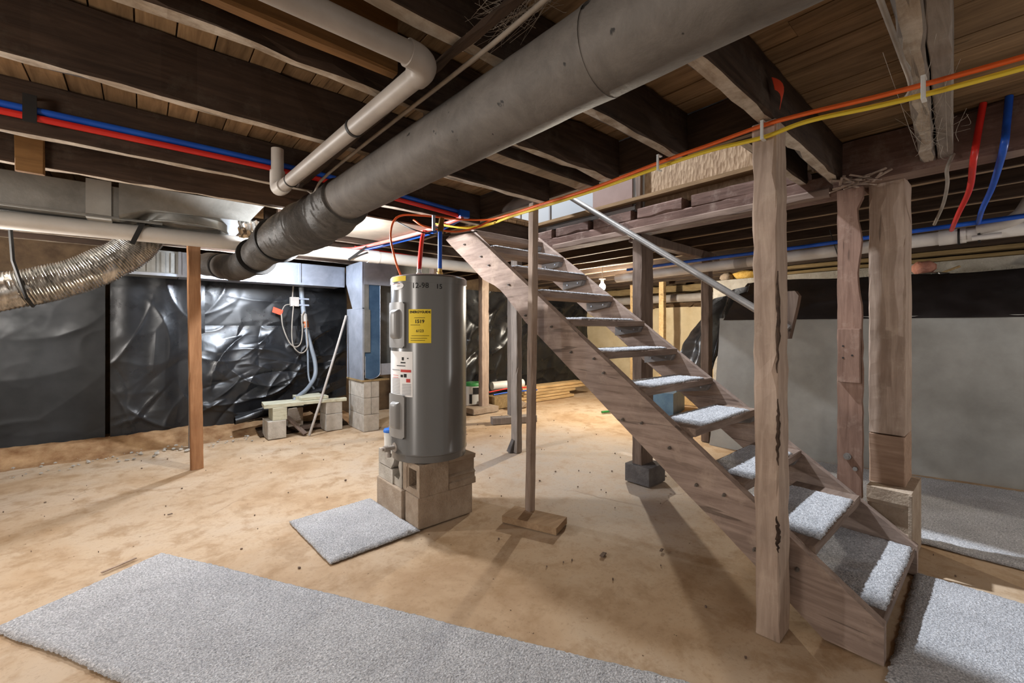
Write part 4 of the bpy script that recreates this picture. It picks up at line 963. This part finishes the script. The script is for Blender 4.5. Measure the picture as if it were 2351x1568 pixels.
def creased(C, x, z):
    h = 0
    for (a, b, c, d_, L_, A_, w_, bend) in C:
        dx, dz = x - a, z - b; t = dx * c + dz * d_
        if abs(t) > L_ * 1.3: continue
        q = -dx * d_ + dz * c - bend * t * t
        if abs(q) > w_ * 7: continue
        h += A_ * math.exp(-abs(q) / w_) * max(0, 1 - (t / L_ / 1.3) ** 2)
    return h
CRB = make_creases(5, 14, -.26, .5, .2, 1.5, .018, .03, 1.4); CRD = make_creases(8, 46, .45, 2.15, .1, 1.15, .034, .035, .35)
CRC = make_creases(9, 16, .45, 2.15, 1.3, 2.0, .010, .03, .1); CRE = make_creases(12, 50, 3.4, 7.3, .2, 1.8, .05, .05, .7); CRA = make_creases(15, 9, -1.4, -.3, .2, 1.4, .012, .04, .5)
def sh_a(u, v):
    x = -2.5 + 2.2 * u; z = .06 + .04 * nz(x * 2, 1) + (1.70) * v
    if u > .96: pass
    return (x, 6.10 - wrinkle(x, z, 11, .006, .8) - creased(CRA, x, z) - .03 * (1 - v), max(z, .03))
sheet('plastic_sheet', sh_a, 150, 120, PLASG, 'matt smooth black plastic sheet hung below the silver flexible duct')
def sh_b(u, v):
    x = -.262 + .80 * u; z = .075 + 1.95 * v
    fold = .02 * math.sin(u * 9) ** 2
    return (x, 6.085 - wrinkle(x, z, 15, .006, 1.1) - creased(CRB, x, z) - fold * .6 - .02 * (1 - v), z + (.10 * u * u * (1 - v)))
sheet('plastic_sheet', sh_b, 90, 120, PLAS, 'black plastic sheet between the smooth sheet seam and the orange brown post')
def sh_c(u, v):
    x = .46 + 1.72 * u; z = 1.24 + .78 * v
    return (x, 6.12 - wrinkle(x, z, 21, .005, 1.3) - creased(CRC, x, z), z)
sheet('plastic_sheet', sh_c, 130, 70, PLAS, 'upper black plastic sheet behind the discharge pipe')
def sh_d(u, v):
    x = .45 + 1.72 * u; zb = .035 + .30 * max(0, (u - .12)) ** .9 * (1 if u < .5 else 1); zb = min(zb, .30)
    z = zb + (1.27 - zb) * v
    bulge = .14 * (math.sin(math.pi * min(1, v * 1.0)) ** 1.3) * (1 - .55 * u) * (.5 + .5 * math.cos((u - .25) * 4))
    toe = .16 * (1 - v) ** 3 * (1 - u)
    return (x, 6.10 - bulge - toe - wrinkle(x, z, 33, .012, 1.3) - creased(CRD, x, z), z)
sheet('plastic_sheet', sh_d, 190, 140, PLAS, 'loose crumpled black plastic sheet bulging above the dirt by the bench')
def roll(u, v):
    x = .78 + 1.05 * u; z0 = .19 + .30 * u ** 1.4; a = v * 2 * math.pi
    r = .045 + .012 * nz(u * 6, a) + .01 * math.sin(u * 7)
    return (x, 5.70 + .12 * u + r * math.cos(a) * 1.5, z0 + r * math.sin(a) + .012 * math.sin(u * 11))
tag(MB().grid(60, 18, roll).build('plastic_fold', [PLAS], smooth=60), 'rolled lower fold of black plastic trailing toward the bench', 'plastic sheet')
def sh_e(u, v):
    x = 3.3 + 4.1 * u; z = .06 + 1.85 * v
    return (x, 6.08 - wrinkle(x, z, 44, .03, 1.1) - creased(CRE, x, z) - .10 * (1 - v), z)
sheet('plastic_sheet', sh_e, 150, 90, PLAS, 'crinkled black plastic sheet on the back wall beyond the stairs')
# over the low grey wall
def sh_f(u, v):
    P0 = retain(min(1, u * .985 + .0), 1.0); x0, y0, z0 = P0
    z = z0 + .02 + (.39 + .03 * nz(u * 5, 2)) * v - .04 * (1 - v)
    return (x0 - .02 + .62 * v ** 1.2 - .02 * nz(u * 9, v * 3, 5) - wrinkle(y0, z, 51, .03, 1.6), y0 + .0 * v, z)
sheet('plastic_sheet', sh_f, 110, 36, PLASD, 'dusty black plastic folded over the top of the low grey wall', (-1, 0, .5))
def sh_g(u, v):
    # tall piece hanging at the end of the low wall
    TL, TR, BL, BR = Vector((4.86, 2.22, 1.52)), Vector((5.02, 1.86, 1.72)), Vector((4.74, 2.56, .80)), Vector((4.70, 2.14, .58))
    p = BL.lerp(BR, u).lerp(TL.lerp(TR, u), v); k = .035 * math.sin(u * 13 + v * 5) + .03 * nz(u * 5, v * 6, 7)
    return (p.x - k, p.y + k * .5, p.z)
sheet('plastic_sheet', sh_g, 40, 50, SILV, 'shiny silver black film draped at the far end of the low grey wall', (-.8, .6, 0))

# ------------------------------------------------------------------ SUMP CORNER
dp = thing('discharge_pipe', (1.56, 6.0, 1.0), 'grey discharge pipe with a hose dropping to the sump bench', 'pipe')
MB().tube([(1.555, 6.0, 1.77), (1.565, 6.0, 1.62), (1.585, 5.99, 1.42)], .030, 14).build('upper_pipe', [HOSE], dp, 40)
MB().tube([(1.583, 5.99, 1.43), (1.60, 5.985, 1.33)], .036, 14).tube([(1.60, 5.985, 1.30), (1.61, 5.98, 1.24)], .032, 14).build('check_valve', [PVCG], dp, 40)
MB().tube([(1.603, 5.985, 1.335), (1.61, 5.98, 1.25)], .034, 12).build('copper_coupling', [plain('copper', srgb(176, 98, 60), None, 5, .45, .6)], dp, 40)
MB().tube([(1.585, 5.98, 1.205), (1.64, 5.97, 1.20)], .012, 8).build('hose_clamp', [GALV], dp)
MB().tube(spline([(1.61, 5.98, 1.23), (1.66, 5.95, 1.0), (1.70, 5.92, .80), (1.68, 5.85, .62), (1.55, 5.72, .48), (1.40, 5.60, .40), (1.36, 5.56, .365)], 10), .026, 14).build('hose', [HOSE], dp, 50)
run('drain_tube', [(1.60, 5.95, 1.20), (1.615, 5.93, .9), (1.62, 5.90, .6), (1.66, 5.80, .45), (1.70, 5.74, .38)], .012, HOSE, 'thin grey tube hanging beside the discharge hose', 'tube')
ob = thing('outlet_box', (1.47, 6.0, 1.55), 'small pale outlet box clamped to the discharge pipe', 'outlet')
MB().cbox(1.42, 1.52, 5.96, 6.03, 1.52, 1.64, .006).build('box_body', [PVCG], ob)
MB().box(1.50, 1.64, 5.965, 5.975, 1.61, 1.63).box(1.50, 1.64, 5.965, 5.975, 1.53, 1.55).build('bracket', [GALV], ob)
tag(MB().tube([(1.45, 6.0, 1.64), (1.46, 6.0, 1.78)], .009, 8).build('conduit', [GREYC]), 'thin conduit above the pale outlet box', 'conduit')
tg = thing('warning_tag', (1.26, 5.98, 1.44), 'bright red tag hanging on a cord by the black plastic', 'tag')
mb = MB(); mb.prism([(1.225, 1.505), (1.335, 1.465), (1.315, 1.40), (1.21, 1.44)], lambda a, b, k: (a, (5.965, 5.972)[k], b)); mb.build('tag_card', [REDP], tg)
MB().tube(spline([(1.32, 5.97, 1.46), (1.36, 5.975, 1.53), (1.43, 5.98, 1.545)], 6), .006, 6).build('cord', [GREYC], tg)
run('power_cord', [(1.31, 5.95, 1.42), (1.33, 5.95, 1.25), (1.40, 5.94, 1.06), (1.47, 5.93, 1.0), (1.53, 5.93, 1.05), (1.55, 5.93, 1.2), (1.545, 5.94, 1.38), (1.58, 5.95, 1.46)], .0075, GREYC, 'grey looped power cord hanging below the red tag', 'cord', 8)
run('power_cord', [(1.45, 5.95, 1.53), (1.43, 5.94, 1.3), (1.43, 5.94, 1.1), (1.46, 5.93, .98), (1.54, 5.92, .92), (1.61, 5.92, 1.0), (1.60, 5.93, 1.2), (1.60, 5.94, 1.42)], .0075, GREYC, 'longer grey power cord loop hanging from the outlet box', 'cord', 8)
run('plastic_pole', [(1.445, 5.25, .002), (1.60, 5.31, .42), (1.80, 5.40, .98), (1.945, 5.47, 1.40)], .0145, PVCG, 'thin pale pole leaning from the floor to the plenum', 'pole', 10, 4)
# bench of boards on blocks
def bench_board(x0, x1, y0, y1, z0, z1, lab, rot=0):
    return tag(MB().obox(((x0 + x1) / 2, (y0 + y1) / 2), rot, (x1 - x0) / 2, (y1 - y0) / 2, z0, z1).build('bench_board', [LUMY]), lab, 'board', 'boards of the sump bench')
bench_board(1.02, 1.42, 5.34, 5.62, .345, .385, 'short pale board on the wooden block of the sump bench', -.1)
bench_board(1.40, 1.70, 5.38, 5.52, .388, .42, 'pale front board on the middle of the sump bench', -.02)
bench_board(1.38, 1.68, 5.54, 5.72, .388, .42, 'pale back board on the middle of the sump bench', -.05)
bench_board(1.00, 1.92, 5.40, 5.50, .345, .387, 'long pale board spanning the sump bench blocks') if False else None
tag(MB().timber((1.36, 5.40, .365), (1.90, 5.36, .362), .085, .04, seed=88).build('bench_board', [LUMY]), 'long pale board of the sump bench reaching toward the plenum', 'board', 'boards of the sump bench')
BG = 'blocks under the sump bench'
cblock(1.04, 1.225, 5.33, 5.62, 0, .20, 'pale bottom block under the sump bench below the wooden block', BLOCKG, .006, BG)
tag(MB().cbox(1.09, 1.235, 5.34, 5.56, .202, .343, .005).build('wood_block', [LUMY]), 'greenish wooden block on a pale block of the sump bench', 'block', BG)
cblock(1.66, 1.85, 5.33, 5.58, 0, .20, 'pale bottom block of the sump bench nearer the plenum', BLOCKG, .006, BG)
cblock(1.66, 1.85, 5.34, 5.58, .203, .343, 'short top block of the sump bench nearer the plenum', BLOCKG, .006, BG)
tag(MB().cbox(1.33, 1.50, 5.70, 5.86, 0, .26, .008).build('concrete_block', [BLOCK]), 'tan block standing in the shade behind the sump bench', 'block', BG)
tag(MB().timber((1.27, 5.50, .20), (1.42, 5.30, .012), .06, .03, seed=89).build('wood_scrap', [POST_D]), 'dark wood offcut leaning under the sump bench', 'board')
tag(MB().timber((1.45, 5.62, .03), (1.78, 5.56, .03), .08, .05, seed=90).build('wood_scrap', [POST_D]), 'dark timber lying under the sump bench', 'board')
pit = MB().grid(24, 10, lambda u, v: (1.0 + 1.0 * u, 5.52 + .3 * v, .006 + .05 * v + .015 * nz(u * 9, v * 5))).build('dirt_patch', [DIRTD], smooth=50); pit['kind'] = 'stuff'; tag(pit, 'dark dirt patch under the sump bench', 'dirt')  # dark dirt patch in place of the pit behind the bench

# ------------------------------------------------------------------ LOOSE CARPETS
v1 = Vector((.507, -.862)); 
carpet('carpet_runner', (.63 - .0, 1.52 - .07), math.atan2(-.862, .507), 1.62, .312, .0, .016, .010, 1, 'long grey carpet runner lying alone across the open floor', 'carpet', None, .006, .002)
carpet('carpet_mat', (.985, 2.645), math.atan2(.036, .509) - .02, .27, .335, .0, .017, .008, 2, 'small square grey carpet mat in front of the water heater', 'carpet', None, .005, .003)
mbq = MB()
def quadcarpet(Q, step, seed, label):
    rr = random.Random(seed); Q = [Vector((p[0], p[1], 0)) for p in Q]; nx = int((Q[1] - Q[0]).length / step); ny = int((Q[3] - Q[0]).length / step)
    def fn(u, v):
        p = (Q[0].lerp(Q[1], u)).lerp(Q[3].lerp(Q[2], u), v); e = min(u * nx, (1 - u) * nx, v * ny, (1 - v) * ny)
        p.x += nz(p.x * 5, p.y * 5, seed) * .004 + (rr.uniform(-.004, .004) if e < 1 else 0); p.y += (rr.uniform(-.004, .004) if e < 1 else 0)
        p.z = max(.003, .016 * min(1, .3 + e * .35) + rr.uniform(-.0022, .0022) + nz(p.x * 2, p.y * 2, seed) * .002); return p
    A = [fn(i / nx, j / ny) for j in range(ny + 1) for i in range(nx + 1)]; W = nx + 1
    fs = [(j * W + i, j * W + i + 1, (j + 1) * W + i + 1, (j + 1) * W + i) for j in range(ny) for i in range(nx)]
    bd_ = [i for i in range(nx)] + [j * W + nx for j in range(ny)] + [ny * W + i for i in range(nx, 0, -1)] + [j * W for j in range(ny, 0, -1)]
    k = len(A); A += [Vector((A[i].x, A[i].y, 0)) for i in bd_]; m = len(bd_)
    fs += [(bd_[(i + 1) % m], bd_[i], k + i, k + (i + 1) % m) for i in range(m)] + [tuple(k + i for i in range(m))]
    mb = MB(); mb.add(A, fs); return tag(mb.build('carpet_remnant', [CARPET], smooth=80), label, 'carpet')
quadcarpet([(3.31, 1.35), (4.64, 1.35), (5.26, -1.3), (3.44, -1.3)], .014, 3, 'wide grey carpet remnant along the foot of the low grey wall')
quadcarpet([(1.95, .275), (2.93, .30), (3.03, -1.3), (1.90, -1.3)], .011, 6, 'grey carpet remnant at the foot of the stairs')

# ------------------------------------------------------------------ BACK CLUTTER
bk = thing('bucket', (4.02, 5.62, 0), 'white plastic bucket with a green lid behind the brown post', 'bucket')
MB().lathe([(.125, 0), (.13, .01), (.145, .30), (.15, .31), (.15, .33)], (4.02, 5.62, 0), 28).build('bucket_body', [WPLS], bk, 40)
MB().lathe([(.155, .325), (.155, .36), (.145, .372), (.06, .375), (0, .375)], (4.02, 5.62, 0), 28).build('lid', [GPLS], bk, 40)
mb = MB()
for (a0, a1, z0, z1) in ((-2.2, -1.5, .2, .31), (-1.3, -.9, .06, .16), (-2.6, -2.3, .05, .2)):
    mb.add([(4.02 + .147 * math.cos(a0 + (a1 - a0) * i / 6), 5.62 + .147 * math.sin(a0 + (a1 - a0) * i / 6), z) for i in range(7) for z in (z0, z1)], [(2 * i, 2 * i + 2, 2 * i + 3, 2 * i + 1) for i in range(6)])
mb.build('print', [INK], bk)['kind'] = 'stuff'
LG = 'boards in the far lumber pile'
zb = 0.0; nb = 0
lay = [((4.75, 6.0), 5.35, 3, .05), ((4.7, 5.95), 5.40, 3, .045), ((4.8, 6.1), 5.42, 3, .05), ((4.75, 6.4), 5.45, 2, .045), ((4.9, 6.5), 5.48, 2, .05)]
names = ['bottom', 'second', 'third', 'fourth', 'top']; pos = ['front', 'middle', 'rear']
for li, ((xa, xb), y, n, h) in enumerate(lay):
    for k in range(n):
        yy = y - .12 + k * .135; dx = R.uniform(-.1, .1)
        tag(MB().timber((xa + dx, yy, zb + h / 2), (xb + dx, yy + R.uniform(-.02, .02), zb + h / 2), .125, h - .006, jit=.001, ch=.003, step=.6, seed=200 + nb).build('lumber_board', [LUM]),
            f'{pos[k]} board in the {names[li]} layer of the pale lumber pile', 'lumber', LG); nb += 1
    zb += h
run('plastic_tube_roll', [(4.35, 5.55, .29), (4.95, 5.45, .30)], .07, WPLS, 'white tube lying across the clutter between bucket and lumber pile', 'tube', 18, 4)
for k, (x, y, s, lab) in enumerate(((4.3, 4.97, .09, 'grey rubble lump beside the bucket'), (4.5, 4.96, .08, 'tan rubble lump before the low brown clutter box'), (4.62, 5.2, .055, 'larger rubble lump against the end of the lumber pile'))):
    mb = MB().lathe([(s * .5, 0), (s, s * .3), (s * .85, s * .9), (s * .4, s * 1.2)], (x, y, 0), 9); mb.v = [(a + nz(a * 20, b * 20, c * 20) * .03, b + nz(a * 20, c * 20, 3) * .03, max(0, c + nz(b * 20, c * 20, 6) * .02)) for a, b, c in mb.v]
    tag(mb.build('rubble_lump', [BLOCK]), lab, 'stone')
run('water_tube', [(4.1, 5.3, .24), (4.5, 5.26, .27), (5.0, 5.2, .25)], .012, RED, 'short red tube offcut on the clutter by the bucket', 'tube')
run('water_tube', [(4.15, 5.25, .20), (4.5, 5.2, .22), (5.0, 5.15, .21)], .012, BLU, 'short blue tube offcut on the clutter by the bucket', 'tube')
tag(MB().cbox(4.05, 4.54, 5.1, 5.34, .0, .19, .01).build('cardboard_box', [SILL]), 'low brown box of clutter between the bucket and the lumber', 'box')
tag(MB().obox((5.9, 3.3), .25, .33, .17, 0, .32).build('storage_box', [BLUE_D]), 'dark blue plastic box seen through the stairs on the far floor', 'box')
run('garden_hose', [(5.05, 3.85, .02), (5.35, 3.74, .02), (5.55, 3.58, .02)], .018, GPLS, 'short green hose on the floor behind the stairs', 'hose', 10)
tag(MB().obox((6.8, 3.2), .1, .12, .25, 0, .9).build('lumber_stack', [LUM]), 'upright pale board leaning in the far corner', 'board')
# pipes and sill over the tan wall
tag(MB().tube([(7.45, 1.9, 1.80), (7.45, 6.2, 1.80)], .075, 20).build('vent_pipe', [PVCG], smooth=40), 'dusty grey pipe running above the tan wall', 'pipe')
tag(MB().timber((7.8, 2.2, 2.0), (7.8, 6.2, 2.0), .3, .12, jit=.02, seed=301, chip=.4).build('sill_beam', [SILL]), 'pale sill timber above the tan wall', 'beam')
tag(MB().timber((7.62, 2.2, 1.70), (7.62, 6.2, 1.67), .2, .10, jit=.03, ch=.02, seed=302, chip=.6).build('rotten_sill', [ROT]), 'rotten broken sill timber on top of the tan wall', 'beam')
tag(MB().timber((6.55, -2.3, 1.965), (6.55, 2.1, 1.965), .22, .055, seed=303, jit=.003).build('sill_plate', [SILL]), 'upper yellowish sill plate over the pale block wall', 'beam')
tag(MB().timber((6.42, -2.3, 2.03), (6.42, 2.1, 2.03), .12, .045, seed=304, jit=.003).build('sill_plate', [SILL]), 'narrower yellowish sill plate beside the wide one over the block wall', 'beam')
def batt(c, s, mat, label, seed):
    mb = MB().lathe([(.0, -.5), (.6, -.45), (1, -.1), (.95, .25), (.5, .5), (0, .52)], (0, 0, 0), 14)
    mb.v = [(c[0] + a * s[0] * (1 + .4 * nz(a * 3, b * 3, c_ * 3 + seed)), c[1] + b * s[1] * (1 + .4 * nz(b * 4, c_ * 3, seed)), c[2] + c_ * s[2] * (1 + .3 * nz(a * 5, b * 4, seed))) for a, b, c_ in mb.v]
    return tag(mb.build('insulation_batt', [mat], smooth=60), label, 'insulation')
batt((6.45, 2.38, 1.99), (.15, .2, .12), INSUL, 'yellow fibre insulation stuffed under the far drain pipe', 1)
batt((6.45, 2.66, 1.98), (.11, .10, .13), BLOCK, 'pale crumpled batt behind the sloping handrail', 2)
batt((5.95, .55, 1.84), (.12, .10, .13), INSULP, 'pink fibre insulation scrap above the folded black plastic', 3)
batt((5.75, .48, 1.745), (.10, .13, .05), FOIL, 'crumpled foil scrap on top of the folded black plastic', 4)
tag(MB().timber((5.8, .42, 1.76), (5.95, .30, 1.83), .03, .02, seed=305).build('wood_shard', [LUM]), 'orange wood shard beside the pink insulation', 'board')
# white tube on floor near right wall and blue cap (tool behind thick post)
cp = thing('marker_stake', (3.62, .40, .016), 'slim pale stake with a blue cap just behind the thick post', 'stake')
MB().tube([(3.62, .40, .016), (3.62, .40, .40)], .007, 8).build('stake_rod', [PVC], cp)
MB().lathe([(.012, .40), (.012, .425), (.005, .432)], (3.62, .40, 0), 12).build('cap', [BPLS], cp)
# floor bits
for k, (x, y, s, lab) in enumerate(((1.86, 1.42, .022, 'small dark wood chip on the floor beside the slim post board'), (2.15, 1.24, .014, 'tiny pale chip on the floor by the lower stringer'), (.12, 3.6, .012, 'tiny dark crumb on the open floor near the orange brown post'))):
    tag(MB().timber((x, y, .004), (x + s * 2, y + s * .6, .004), s, .006, ch=.001, step=1, seed=400 + k, jit=.002).build('wood_chip', [POST_D]), lab, 'chip')
tag(MB().timber((-.16, 2.96, .004), (-.03, 3.03, .004), .012, .006, ch=.001, step=1, seed=410, jit=.001).build('wood_splinter', [POST]), 'thin wood splinter on the floor by the corner of the carpet runner', 'splinter')

cr = MB()
for i in range(190):
    x = R.uniform(-1.0, 4.2); y = R.uniform(.1, 5.4); q = R.uniform(.0012, .0038) * (1.8 if R.random() < .06 else 1)
    a = R.uniform(0, 3.1); cr.obox((x, y), a, q * R.uniform(.8, 2.2), q, -.006, q * .9)
o = cr.build('grit', POST_D, origin=(0, 0, 0)); o['kind'] = 'stuff'; tag(o, 'dark grit and wood crumbs strewn over the slab', 'grit')
# ------------------------------------------------------------------ VISIBLE BULB
lb = thing('light_bulb', (4.89, 3.72, 1.80), 'bare glowing light bulb hanging behind the stairs', 'bulb')
MB().lathe([(0, -.075), (.022, -.071), (.040, -.05), (.046, -.022), (.040, .006), (.020, .032), (.015, .042)], (4.89, 3.72, 1.845), 20).build('glass', [GLOW], lb, 60)
MB().lathe([(.016, .038), (.022, .045), (.025, .08), (.05, .085), (.05, .10)], (4.89, 3.72, 1.845), 18).build('socket', [PVC], lb, 40)
MB().tube([(4.89, 3.72, 1.94), (4.89, 3.72, 2.262)], .006, 6).build('cord', [WCABLE], lb)
